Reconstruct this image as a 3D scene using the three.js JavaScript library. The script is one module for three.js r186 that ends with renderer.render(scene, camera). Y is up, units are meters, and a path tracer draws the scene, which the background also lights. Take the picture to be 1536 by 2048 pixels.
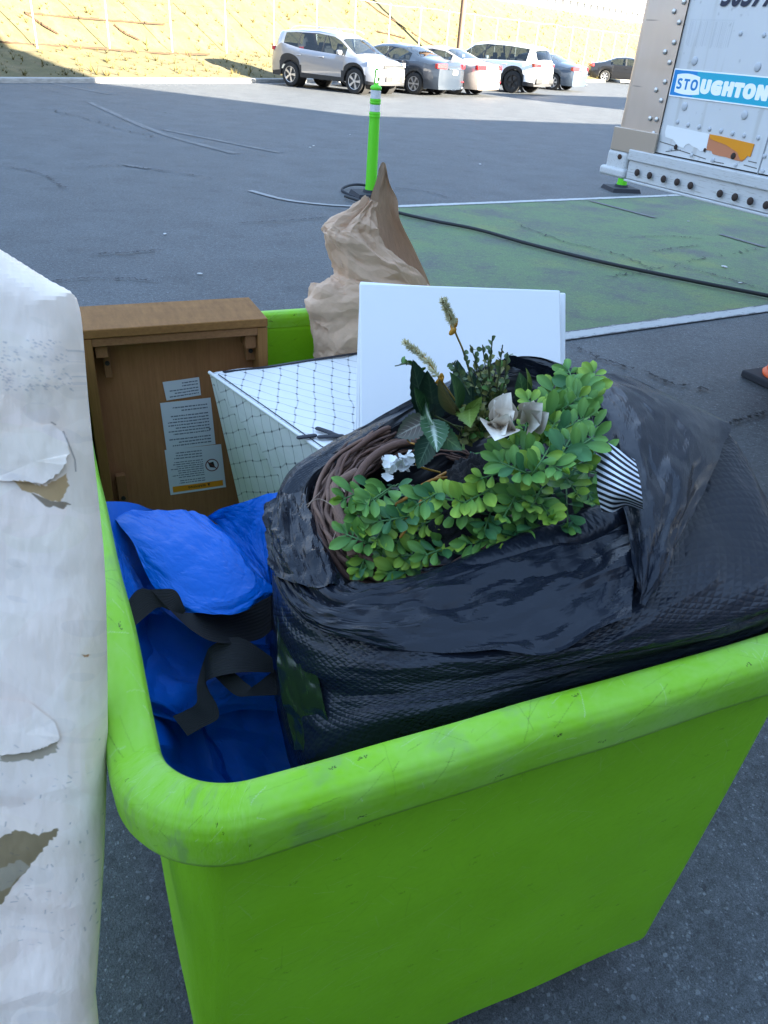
import * as THREE from 'three';
import { mergeGeometries, mergeVertices, toCreasedNormals } from 'three/addons/utils/BufferGeometryUtils.js';
import { RoundedBoxGeometry } from 'three/addons/geometries/RoundedBoxGeometry.js';
import { createNoise3D, createNoise4D } from 'simplex-noise';

// ------------------------------------------------------------------ camera
const V3 = (x, y, z) => new THREE.Vector3(x, y, z);
const scene = new THREE.Scene();
const F = 1540, PW = 1536, PH = 2048;
const camera = new THREE.PerspectiveCamera(2 * Math.atan(PH / 2 / F) * 180 / Math.PI, PW / PH, 0.05, 900);
const CAM = V3(0, 1.65, 0), pitch = 31.7 * Math.PI / 180, roll = 4.3 * Math.PI / 180;
const FWD = V3(0, -Math.sin(pitch), -Math.cos(pitch)), UP0 = V3(0, Math.cos(pitch), -Math.sin(pitch)), RT0 = V3(1, 0, 0);
const RT = RT0.clone().multiplyScalar(Math.cos(roll)).addScaledVector(UP0, Math.sin(roll));
const UP = UP0.clone().multiplyScalar(Math.cos(roll)).addScaledVector(RT0, -Math.sin(roll));
camera.position.copy(CAM);
camera.quaternion.setFromRotationMatrix(new THREE.Matrix4().makeBasis(RT, UP, FWD.clone().negate()));

// ------------------------------------------------------------------ sky, sun, exposure
const SUN = V3(0.885, 0, 0.466).normalize().multiplyScalar(Math.cos(17 * Math.PI / 180)).add(V3(0, Math.sin(17 * Math.PI / 180), 0));
{
  const w = 256, h = 128, d = new Float32Array(w * h * 4);
  for (let j = 0; j < h; j++) for (let i = 0; i < w; i++) {
    const el = ((j + 0.5) / h - 0.5) * Math.PI, az = ((i + 0.5) / w - 0.5) * 2 * Math.PI;
    const dir = V3(Math.cos(el) * Math.cos(az), Math.sin(el), Math.cos(el) * Math.sin(az));
    const k = Math.max(0, dir.y), hz = Math.exp(-k * 4.5), c = Math.max(0, dir.dot(SUN)), glow = Math.pow(c, 6) * 0.5 + Math.pow(c, 40) * 1.2;
    const up = [0.075, 0.1185, 0.1935], lo = [0.191, 0.214, 0.236], gl = [0.18, 0.16, 0.12];
    const o = (j * w + i) * 4;
    for (let q = 0; q < 3; q++) d[o + q] = dir.y < -0.02 ? [0.045, 0.045, 0.045][q] : up[q] * (1 - hz) + lo[q] * hz + gl[q] * glow;
    d[o + 3] = 1;
  }
  const t = new THREE.DataTexture(d, w, h, THREE.RGBAFormat, THREE.FloatType);
  t.mapping = THREE.EquirectangularReflectionMapping; t.magFilter = t.minFilter = THREE.LinearFilter; t.needsUpdate = true;
  scene.background = t; scene.environment = t;
}
const sun = new THREE.DirectionalLight(new THREE.Color(1, 0.9, 0.74), 5);
sun.position.copy(SUN).multiplyScalar(120).add(V3(0, 0, -20)); sun.target.position.set(0, 0, -20);
sun.castShadow = true; sun.shadow.mapSize.set(4096, 4096);
Object.assign(sun.shadow.camera, { left: -90, right: 90, top: 60, bottom: -60, near: 1, far: 300 });
scene.add(sun, sun.target);
const renderer = new THREE.WebGLRenderer({ antialias: true });
renderer.toneMapping = THREE.LinearToneMapping;
renderer.toneMappingExposure = 13.1;
renderer.shadowMap.enabled = true;

// ------------------------------------------------------------------ helpers
function rng(seed) { let a = seed >>> 0; return () => { a = (a + 0x6d2b79f5) | 0; let t = Math.imul(a ^ (a >>> 15), 1 | a); t = (t + Math.imul(t ^ (t >>> 7), 61 | t)) ^ t; return ((t ^ (t >>> 14)) >>> 0) / 4294967296; }; }
const R = rng(7), rr = (a, b) => a + (b - a) * R();
const noise = createNoise3D(rng(11));
const fbm = (x, y, z, o = 4) => { let s = 0, a = 0.5; for (let i = 0; i < o; i++) { s += a * noise(x, y, z); x *= 2.03; y *= 2.03; z *= 2.03; a *= 0.5; } return s; };
const ridge = (x, y, z, o = 3) => { let s = 0, a = 0.5; for (let i = 0; i < o; i++) { s += a * (1 - 2 * Math.abs(noise(x, y, z))); x = x * 2.1 + 5; y = y * 2.1 + 3; z *= 2.1; a *= 0.5; } return s; };
const clamp = (x, a = 0, b = 1) => Math.min(b, Math.max(a, x)), mix = (a, b, t) => a + (b - a) * t;
const sstep = (a, b, x) => { const t = clamp((x - a) / (b - a)); return t * t * (3 - 2 * t); };
const lin = (...c) => new THREE.Color().setRGB(...c);
const used = {};
const numbered = (n) => { used[n] = (used[n] ?? -1) + 1; return used[n] ? n + '_' + String(used[n]).padStart(3, '0') : n; };
const shade = (o) => { o.traverse((m) => { if (m.isMesh) { m.castShadow = true; m.receiveShadow = true; } }); return o; };
function part(name, geo, mat, parent) { const m = new THREE.Mesh(geo, mat); m.name = name; parent.add(m); return shade(m); }
function tag(o, label, category, group) { o.userData.label = label; o.userData.category = category; if (group) o.userData.group = group; return o; }
function thing(name, label, category, group) { const g = new THREE.Group(); g.name = numbered(name); scene.add(g); return tag(g, label, category, group); }
function single(name, geo, mat, label, category, group) { const m = part(numbered(name), geo, mat, scene); return tag(m, label, category, group); }
function struct(name, geo, mat) { const m = part(numbered(name), geo, mat, scene); m.userData.kind = 'structure'; return m; }
function settle(g) { // moves a group built in world coordinates so that it stands at its own base
  g.updateMatrixWorld(true); const b = new THREE.Box3().setFromObject(g), o = V3((b.min.x + b.max.x) / 2, b.min.y, (b.min.z + b.max.z) / 2);
  g.children.forEach((c) => c.position.sub(o)); g.position.copy(o); return g;
}
// pixels of the photograph to directions; the distance always comes from a plane
const ray = (px, py) => FWD.clone().multiplyScalar(F).addScaledVector(RT, px - PW / 2).addScaledVector(UP, PH / 2 - py).normalize();
const hit = (px, py, p0, n) => { const d = ray(px, py); return d.multiplyScalar(p0.clone().sub(CAM).dot(n) / d.dot(n)).add(CAM); };
const onY = (px, py, y = 0) => hit(px, py, V3(0, y, 0), V3(0, 1, 0));
// the bin's own frame: u along its front, v to its back
const BA = 25.2 * Math.PI / 180, BU = V3(Math.cos(BA), 0, -Math.sin(BA)), BV = V3(-Math.sin(BA), 0, -Math.cos(BA)), BO = onY(270, 1640, 0.95).setY(0).addScaledVector(BU, 0.012).addScaledVector(BV, -0.015);
const B = (u, v, y) => BO.clone().addScaledVector(BU, u).addScaledVector(BV, v).setY(y);
const onV = (px, py, v) => hit(px, py, B(0, v, 0), BV);
const toB = (p) => { const d = p.clone().sub(BO); return [d.dot(BU), d.dot(BV), p.y]; };

function tex(w, h, fn, srgb = true) {
  const d = new Uint8Array(w * h * 4);
  for (let j = 0; j < h; j++) for (let i = 0; i < w; i++) { const c = fn(i / w, j / h, i, j), o = (j * w + i) * 4; d[o] = clamp(c[0], 0, 255); d[o + 1] = clamp(c[1], 0, 255); d[o + 2] = clamp(c[2], 0, 255); d[o + 3] = c[3] ?? 255; }
  const t = new THREE.DataTexture(d, w, h); t.wrapS = t.wrapT = THREE.RepeatWrapping; t.magFilter = THREE.LinearFilter; t.minFilter = THREE.LinearMipmapLinearFilter; t.generateMipmaps = true;
  if (srgb) t.colorSpace = THREE.SRGBColorSpace; t.needsUpdate = true; return t;
}
function canvasTex(w, h, draw, srgb = true) {
  const c = document.createElement('canvas'); c.width = w; c.height = h; draw(c.getContext('2d'), w, h);
  const t = new THREE.CanvasTexture(c); if (srgb) t.colorSpace = THREE.SRGBColorSpace; t.anisotropy = 8; return t;
}
// tiling noise on a torus of the texture
const noise4 = createNoise4D(rng(13)), tfb = (u, v, f, seed, o = 4) => { let s = 0, a = 0.5; const A = u * 6.2832, C = v * 6.2832, ca = Math.cos(A), sa = Math.sin(A), cc = Math.cos(C), sc = Math.sin(C); for (let i = 0; i < o; i++) { const r = f / 6.2832; s += a * noise4(r * ca + seed, r * sa - seed, r * cc + seed * 0.7, r * sc); f *= 2; a *= 0.5; } return s; };
// the same noise worked out once on a coarse tiling lattice and read back smoothly
function baked(f, seed, o, N = 256) { const d = new Float32Array(N * N); for (let j = 0; j < N; j++) for (let i = 0; i < N; i++) d[j * N + i] = tfb(i / N, j / N, f, seed, o); return (u, v) => { const x = ((u % 1) + 1) % 1 * N, y = ((v % 1) + 1) % 1 * N, i = Math.floor(x), j = Math.floor(y), a = x - i, b = y - j, i1 = (i + 1) % N, j1 = (j + 1) % N, k = i % N, l = j % N; return (d[l * N + k] * (1 - a) + d[l * N + i1] * a) * (1 - b) + (d[j1 * N + k] * (1 - a) + d[j1 * N + i1] * a) * b; }; }
const gray = (fn) => (u, v, i, j) => { const g = fn(u, v, i, j) * 255; return [g, g, g]; };
const std = (o) => new THREE.MeshStandardMaterial({ roughness: 0.8, ...o });
const phys = (o) => new THREE.MeshPhysicalMaterial({ roughness: 0.5, ...o });

function grid(nu, nv, fn) { // fn(s, t) gives a Vector3, uv in metres unless userUV
  const pos = [], uv = [], idx = [];
  for (let j = 0; j <= nv; j++) for (let i = 0; i <= nu; i++) { const p = fn(i / nu, j / nv); pos.push(p.x, p.y, p.z); uv.push(p.u ?? i / nu, p.w ?? j / nv); }
  for (let j = 0; j < nv; j++) for (let i = 0; i < nu; i++) { const a = j * (nu + 1) + i, b = a + 1, c = a + nu + 1, d = c + 1; idx.push(a, b, d, a, d, c); }
  const g = new THREE.BufferGeometry(); g.setAttribute('position', new THREE.Float32BufferAttribute(pos, 3)); g.setAttribute('uv', new THREE.Float32BufferAttribute(uv, 2)); g.setIndex(idx); g.computeVertexNormals(); return g;
}
function weldNormals(g, nu, nv, closeU) { // averages the normals across the seam of a closed grid
  if (closeU) { const n = g.attributes.normal; for (let j = 0; j <= nv; j++) { const a = j * (nu + 1), b = a + nu; const v = V3(n.getX(a) + n.getX(b), n.getY(a) + n.getY(b), n.getZ(a) + n.getZ(b)).normalize(); n.setXYZ(a, v.x, v.y, v.z); n.setXYZ(b, v.x, v.y, v.z); } } return g;
}
const cr = (a, b, c, d, t) => 0.5 * (2 * b + (c - a) * t + (2 * a - 5 * b + 4 * c - d) * t * t + (3 * b - a - 3 * c + d) * t * t * t);
const crV = (a, b, c, d, t) => V3(cr(a.x, b.x, c.x, d.x, t), cr(a.y, b.y, c.y, d.y, t), cr(a.z, b.z, c.z, d.z, t));
function line(pts, t, closed) { const n = pts.length; if (closed) { const f = t * n, i = Math.floor(f) % n; return crV(pts[(i + n - 1) % n], pts[i], pts[(i + 1) % n], pts[(i + 2) % n], f - Math.floor(f)); }
  const f = clamp(t) * (n - 1), i = Math.min(n - 2, Math.floor(f)), e = (k) => k < 0 ? pts[0].clone().multiplyScalar(2).sub(pts[1]) : k >= n ? pts[n - 1].clone().multiplyScalar(2).sub(pts[n - 2]) : pts[k]; return crV(e(i - 1), e(i), e(i + 1), e(i + 2), f - i); }
const pt = (c) => c.isVector3 ? c : onY(c[0], c[1], c[2]);
// smooth sheet through a net of control points
function patch(net, nu, nv, closed = false, disp) {
  const P = net.map((r) => r.map(pt));
  const g = grid(nu, nv, (s, t) => line(P.map((r) => line(r, s, closed)), t));
  if (disp) { displace(g, disp); }
  return closed ? weldNormals(g, nu, nv, true) : g;
}
function displace(g, fn) { const p = g.attributes.position, n = g.attributes.normal, u = g.attributes.uv; const q = V3(0, 0, 0), m = V3(0, 0, 0);
  for (let i = 0; i < p.count; i++) { q.fromBufferAttribute(p, i); m.fromBufferAttribute(n, i); q.addScaledVector(m, fn(q, u ? u.getX(i) : 0, u ? u.getY(i) : 0)); p.setXYZ(i, q.x, q.y, q.z); } g.computeVertexNormals(); return g; }
const box = (w, h, d, x = 0, y = 0, z = 0) => new THREE.BoxGeometry(w, h, d).translate(x, y, z);
const rbox = (w, h, d, r, s = 2) => new RoundedBoxGeometry(w, h, d, s, r);
function basisM(o, x, y, z) { return new THREE.Matrix4().makeBasis(x, y, z).setPosition(o); }
const tube = (pts, r, n = 24, k = 6, closed = false) => new THREE.TubeGeometry(new THREE.CatmullRomCurve3(pts, closed), n, r, k, closed);
function ribbon(pts, halfW, thick, n = 60) { // flat strap: pts = [{p, side}]
  const P = pts.map((q) => q.p), S = pts.map((q) => q.s);
  const f = (s, t) => { const a = t * 4; const c = line(P, s), w = line(S, s).normalize(), e = line(P, Math.min(1, s + 0.01)).sub(line(P, Math.max(0, s - 0.01))).normalize(), nn = e.clone().cross(w).normalize();
    const k = [[-1, -1], [1, -1], [1, 1], [-1, 1], [-1, -1]][Math.round(a)]; const q = c.clone().addScaledVector(w, k[0] * halfW).addScaledVector(nn, k[1] * thick); q.u = s * 8; q.w = t; return q; };
  return toCreasedNormals(grid(n, 4, f).toNonIndexed(), 0.6);
}
const tri = (x) => Math.abs(((x % 1) + 1) % 1 - 0.5) * 4 - 1; // straight sharp folds
const FOLD = Array.from({ length: 7 }, (_, i) => { const r = rng(300 + i); return { n: V3(r() - .5, r() - .5, r() - .5).normalize(), f: 2.2 + i * 1.3, p: r() * 9, a: 1 / (1 + i * 0.55) }; });
const creases = (q, sc = 1, k = 7) => { let s = 0; for (let i = 0; i < k; i++) { const F_ = FOLD[i], m = clamp(0.5 + 0.9 * noise(q.x * sc * 2.2 + i * 7, q.y * sc * 2.2, q.z * sc * 2.2)); s += F_.a * m * tri(q.dot(F_.n) * F_.f * sc + F_.p + 0.25 * noise(q.x * sc * 1.5, q.y * sc * 1.5, q.z * sc * 1.5 + i)); } return s * 0.5; };
// flat facets of a crumpled sheet: heights on a jittered lattice, joined by plane triangles
const hash = (i, j, s) => { let h = Math.imul(i + 1013, 374761393) + Math.imul(j + 71, 668265263) + Math.imul(s + 3, 974634777); h = Math.imul(h ^ (h >>> 13), 1274126177); return ((h ^ (h >>> 16)) >>> 0) / 4294967296; };
function facet(u, w, N, M, seed, wrap) { const x = u * N + 0.55 * noise(u * N * 0.45, w * M * 0.45, seed), y = w * M + 0.55 * noise(u * N * 0.45 + 9, w * M * 0.45, seed); const i = Math.floor(x), j = Math.floor(y), a = x - i, b = y - j; const H = (p, q) => hash(wrap ? ((p % N) + N) % N : p, q, seed) - 0.5; const flip = hash(i, j, seed + 50) < 0.5; const h00 = H(i, j), h10 = H(i + 1, j), h01 = H(i, j + 1), h11 = H(i + 1, j + 1);
  if (flip) return a + b < 1 ? h00 + a * (h10 - h00) + b * (h01 - h00) : h11 + (1 - a) * (h01 - h11) + (1 - b) * (h10 - h11); return a > b ? h00 + a * (h10 - h00) + b * (h11 - h10) : h00 + b * (h01 - h00) + a * (h11 - h01); }
function colorize(g, fn) { const p = g.attributes.position, c = new Float32Array(p.count * 3), q = V3(0, 0, 0); for (let i = 0; i < p.count; i++) { const k = fn(q.fromBufferAttribute(p, i)); c.set(k, i * 3); } g.setAttribute('color', new THREE.BufferAttribute(c, 3)); return g; }
function polySheet(pts, y) { const s = new THREE.Shape(pts.map((p) => new THREE.Vector2(p.x, -p.z))); const g = new THREE.ShapeGeometry(s); g.rotateX(-Math.PI / 2); g.translate(0, y, 0); const p = g.attributes.position, u = g.attributes.uv; for (let i = 0; i < p.count; i++) u.setXY(i, p.getX(i), p.getZ(i)); return g; }

//@@SETTING
// ------------------------------------------------------------------ ground
const grit = (() => { const w = 1024, r = rng(3), base = new Float32Array(w * w); for (let i = 0; i < base.length; i++) base[i] = 0.70 + 0.9 * (r() - 0.5);
  for (let k = 0; k < 16000; k++) { const cx = r() * w, cy = r() * w, rad = 0.7 + r() * r() * 2.8, b = r() < 0.5 ? 1.0 + r() * 1.1 : 0.3 + r() * 0.3, e = 0.6 + r() * 0.8; const an = r() * 3; for (let y = -6; y <= 6; y++) for (let x = -6; x <= 6; x++) { const xx = x * Math.cos(an) + y * Math.sin(an), yy = (y * Math.cos(an) - x * Math.sin(an)) * e; if (xx * xx + yy * yy < rad * rad) base[((Math.floor(cy) + y + w) % w) * w + (Math.floor(cx) + x + w) % w] = b * (0.92 + 0.16 * r()); } }
  for (let k = 0; k < 700; k++) { const cx = Math.floor(r() * w), cy = Math.floor(r() * w), s = 1 + Math.floor(r() * 2.2); for (let y = 0; y < s; y++) for (let x = 0; x < s; x++) base[((cy + y) % w) * w + (cx + x) % w] = 2.0 + r() * 1.2; }
  return { w, base }; })();
const gA = baked(7, 12, 3), gB = baked(4, 3, 4), gC = baked(90, 6, 2, 512), gD = baked(46, 21, 2, 384);
const gritMap = tex(2048, 2048, (u, v, i, j) => { const sp = grit.base[((j * 1) % 1024) * 1024 + (i % 1024)], sp2 = grit.base[((j + 391) % 1024) * 1024 + ((i * 3 + 177) % 1024)]; const st = sstep(0.22, 0.42, gA(u, v)), m = 1 + 0.26 * gB(u, v) + 0.55 * gC(u, v), pit = sstep(0.40, 0.52, gD(u, v)); const g = (0.62 * sp + 0.38 * sp2) * m * (1 - 0.13 * st) * (1 - 0.45 * pit), l = Math.pow(clamp(((g - 0.85) * 1.25 + 0.86) * 0.29, 0.012, 1), 1 / 2.2) * 255; return [l, l, l * 0.995]; });
const gritBump = tex(1024, 1024, gray((u, v, i, j) => clamp(0.15 + 0.35 * grit.base[j * 1024 + i])), false);
for (const t of [gritMap, gritBump]) t.anisotropy = 8;
const asphaltMat = std({ map: gritMap, bumpMap: (() => { const t = gritBump.clone(); t.repeat.set(2, 2); t.needsUpdate = true; return t; })(), bumpScale: 0.003, roughness: 0.72, color: lin(0.285, 0.315, 0.34) });
{
  const xs = [], zs = []; for (let x = -260; x <= 260; x += (x < -16 || x >= 16 ? (Math.abs(x) > 40 ? 20 : 3) : 0.25)) xs.push(x); for (let z = -260; z <= 160; z += (z < -36 || z >= 2 ? (z < -60 || z > 20 ? 20 : 3) : 0.25)) zs.push(z);
  const pos = [], uv = [], idx = []; for (const z of zs) for (const x of xs) { pos.push(x, 0, z); uv.push(x / 3.1, z / 3.1); }
  const n = xs.length; for (let j = 0; j < zs.length - 1; j++) for (let i = 0; i < n - 1; i++) { const a = j * n + i; idx.push(a, a + n, a + 1, a + 1, a + n, a + n + 1); }
  const g = new THREE.BufferGeometry(); g.setAttribute('position', new THREE.Float32BufferAttribute(pos, 3)); g.setAttribute('uv', new THREE.Float32BufferAttribute(uv, 2)); g.setIndex(idx); g.computeVertexNormals();
  struct('asphalt_ground', g, asphaltMat);
}
// worn green bay between two worn white lines
const bayA = onY(790, 414), bayB = onY(1560, 383), bayC = onY(1790, 573), bayD = onY(1120, 690), bayE = onY(640, 790);
{
  const dirF = bayB.clone().sub(bayA).normalize(), dirN = onY(1536, 620).sub(onY(1140, 675)).normalize();
  const a = bayA.clone().addScaledVector(dirF, -0.05), b = a.clone().addScaledVector(dirF, 7.5), n0 = onY(1140, 672), d = n0.clone().addScaledVector(dirN, -1.6), c = n0.clone().addScaledVector(dirN, 6.5);
  const gr = grid(60, 40, (s, t) => { const p = a.clone().lerp(b, s).lerp(d.clone().lerp(c, s), t).setY(0.004); p.u = p.x / 7; p.w = p.z / 7; return p; });
  const wA = baked(9, 1, 5, 384), wB = baked(90, 5, 3, 512), wC = baked(6, 9, 3);
  const map = tex(1024, 1024, (u, v, i, j) => { const sp = grit.base[((j * 5) % 1024) * 1024 + (i * 5) % 1024], wear = wA(u, v) + 0.55 * wB(u, v) + (sp - 0.85) * 0.30; const m = 0.88 * sstep(-0.62, 0.42, wear + 0.10), y = sstep(0.0, 0.4, wC(u, v)); const k = clamp(0.7 + 0.3 * sp, 0.5, 1.7);
    const A = [0.085 * k, 0.090 * k, 0.085 * k], G = [mix(0.115, 0.165, y) * k, mix(0.195, 0.225, y) * k, mix(0.072, 0.058, y) * k]; return [0, 1, 2].map((q) => 255 * Math.pow(mix(A[q], G[q], m), 1 / 2.2)); });
  map.anisotropy = 8;
  struct('green_paint', gr, std({ map, roughness: 0.85, bumpMap: (() => { const t = gritBump.clone(); t.repeat.set(5, 5); t.needsUpdate = true; return t; })(), bumpScale: 0.002 }));
  const worn = tex(1024, 128, (u, v, i, j) => { const e = Math.min(v, 1 - v), sp = grit.base[(j * 7 % 1024) * 1024 + i]; const w = tfb(u, v * 0.25, 22, 4, 4) + 0.5 * tfb(u, v * 0.2, 120, 2, 2) + sstep(0, 0.25, e) * 0.85 - 0.36 + (sp - 0.85) * 0.2; const m = sstep(-0.25, 0.25, w); const k = clamp(0.7 + 0.3 * sp, 0.5, 1.4); return [mix(0.10 * k, 0.40, m), mix(0.10 * k, 0.40, m), mix(0.10 * k, 0.39, m)].map((q) => 255 * Math.pow(q, 1 / 2.2)); });
  const lineMat = std({ map: worn, roughness: 0.8 });
  const faint = tex(512, 64, (u, v, i, j) => { const sp = grit.base[(j * 7 % 1024) * 1024 + i], m = sstep(-0.1, 0.35, tfb(u, v * 0.2, 14, 8, 4) + sstep(0, 0.3, Math.min(v, 1 - v)) * 0.3 - 0.12); const k = clamp(0.7 + 0.3 * sp, 0.5, 1.4), q = mix(0.10 * k, 0.145, m); return [q, q, q * 0.98].map((z) => 255 * Math.pow(z, 1 / 2.2)); });
  const faintMat = std({ map: faint, roughness: 0.85 });
  const stripe = (pts, w, y, m, rep = 1) => { const g = grid(40, 2, (s, t) => { const p = line(pts, s), e = line(pts, Math.min(1, s + .02)).sub(line(pts, Math.max(0, s - .02))).normalize(); p.x += -e.z * (t - 0.5) * w; p.z += e.x * (t - 0.5) * w; p.y = y; p.u = s * rep; p.w = t; return p; }); return struct('painted_line', g, m); };
  stripe([a.clone().addScaledVector(dirF, 0.0), b], 0.13, 0.008, lineMat, 3);
  stripe([d, c], 0.145, 0.008, lineMat, 3);
  stripe([onY(500, 382), onY(570, 400), onY(650, 410), onY(730, 414), a.clone()], 0.10, 0.008, std({ map: worn, color: lin(0.62, 0.62, 0.62), roughness: 0.85 }), 1);
  stripe([onY(1180, 403), onY(1310, 437)], 0.07, 0.012, faintMat);
  stripe([onY(1440, 470), onY(1530, 496)], 0.07, 0.012, faintMat);
  stripe([onY(48, 156), onY(220, 189)], 0.16, 0.006, faintMat);
  stripe([onY(180, 205), onY(310, 262), onY(470, 308)], 0.16, 0.006, faintMat);
  stripe([onY(330, 260), onY(560, 306)], 0.14, 0.006, faintMat);
  stripe([onY(250, 330), onY(298, 338)], 0.12, 0.006, faintMat);
  // cracks: jagged dirt-filled ribbons
  const cracks = []; const crackLine = (pix, w) => { const P = pix.map(([x, y]) => onY(x, y)); const n = 130; const q = []; for (let i = 0; i <= n; i++) { const p = line(P, i / n); const L = P[0].distanceTo(P[P.length - 1]), k = 0.022 * L + 0.02; p.x += k * fbm(i * 0.22, w * 900, P[0].x, 4); p.z += k * 1.5 * fbm(i * 0.22, 7, P[0].z, 4); q.push(p); }
    cracks.push(grid(n, 1, (s, t) => { const i = Math.round(s * n), a = q[Math.max(0, i - 1)], b = q[Math.min(n, i + 1)], e = b.clone().sub(a).normalize(), ww = w * Math.max(0.02, 0.25 + 1.3 * fbm(i * 0.35, 3, P[0].x + w * 500, 3)) * sstep(0, 0.1, s) * sstep(0, 0.1, 1 - s); const p = q[i].clone(); p.x -= e.z * (t - .5) * ww; p.z += e.x * (t - .5) * ww; p.y = 0.0145; return p; })); };
  [[[1010, 438], [1110, 480], [1250, 515], [1310, 548]], [[1200, 560], [1290, 545], [1400, 520], [1536, 496]], [[1250, 478], [1330, 474], [1410, 480]], [[1360, 536], [1440, 555], [1536, 585]], [[1300, 505], [1350, 498], [1400, 492]]].forEach((c) => crackLine(c, 0.022));
  [[[1140, 690], [1200, 720], [1290, 748], [1340, 768], [1450, 790]], [[1450, 852], [1490, 840], [1536, 826]], [[0, 181], [60, 184], [130, 186], [220, 189], [330, 192]], [[40, 165], [90, 180], [120, 187]], [[60, 212], [150, 232], [250, 262], [340, 280]], [[170, 197], [250, 212], [360, 232]], [[540, 285], [700, 300], [860, 300], [1000, 325]], [[160, 335], [240, 333], [340, 345], [440, 360]], [[180, 512], [250, 508], [330, 502]], [[0, 335], [70, 345], [110, 365], [130, 380]], [[780, 376], [850, 385], [900, 398]], [[470, 448], [560, 444], [660, 436]], [[60, 575], [140, 562], [240, 560], [330, 566]], [[900, 300], [1040, 296], [1150, 310]]].forEach((c) => crackLine(c, 0.03));
  const cg = mergeGeometries(cracks); struct('asphalt_cracks', cg, std({ color: lin(0.03, 0.03, 0.03), roughness: 1 })).userData.kind = 'stuff';
}
{ // scraps of litter and stones on the asphalt
  const sc = [[1376, 444], [1448, 536], [627, 293], [620, 296], [1335, 393], [1480, 568], [960, 330], [700, 270], [330, 470], [400, 550]], gs = [];
  sc.forEach(([x, y], i) => { const p = onY(x, y), s = 0.012 + 0.012 * R(); gs.push(new THREE.IcosahedronGeometry(s, 0).scale(1.6, 0.35, 1).rotateY(R() * 3).translate(p.x, s * 0.35 + 0.006, p.z)); });
  const m = struct('gravel', mergeGeometries(gs), std({ color: lin(0.5, 0.5, 0.48), roughness: 1 })); m.userData.kind = 'stuff';
}
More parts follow.
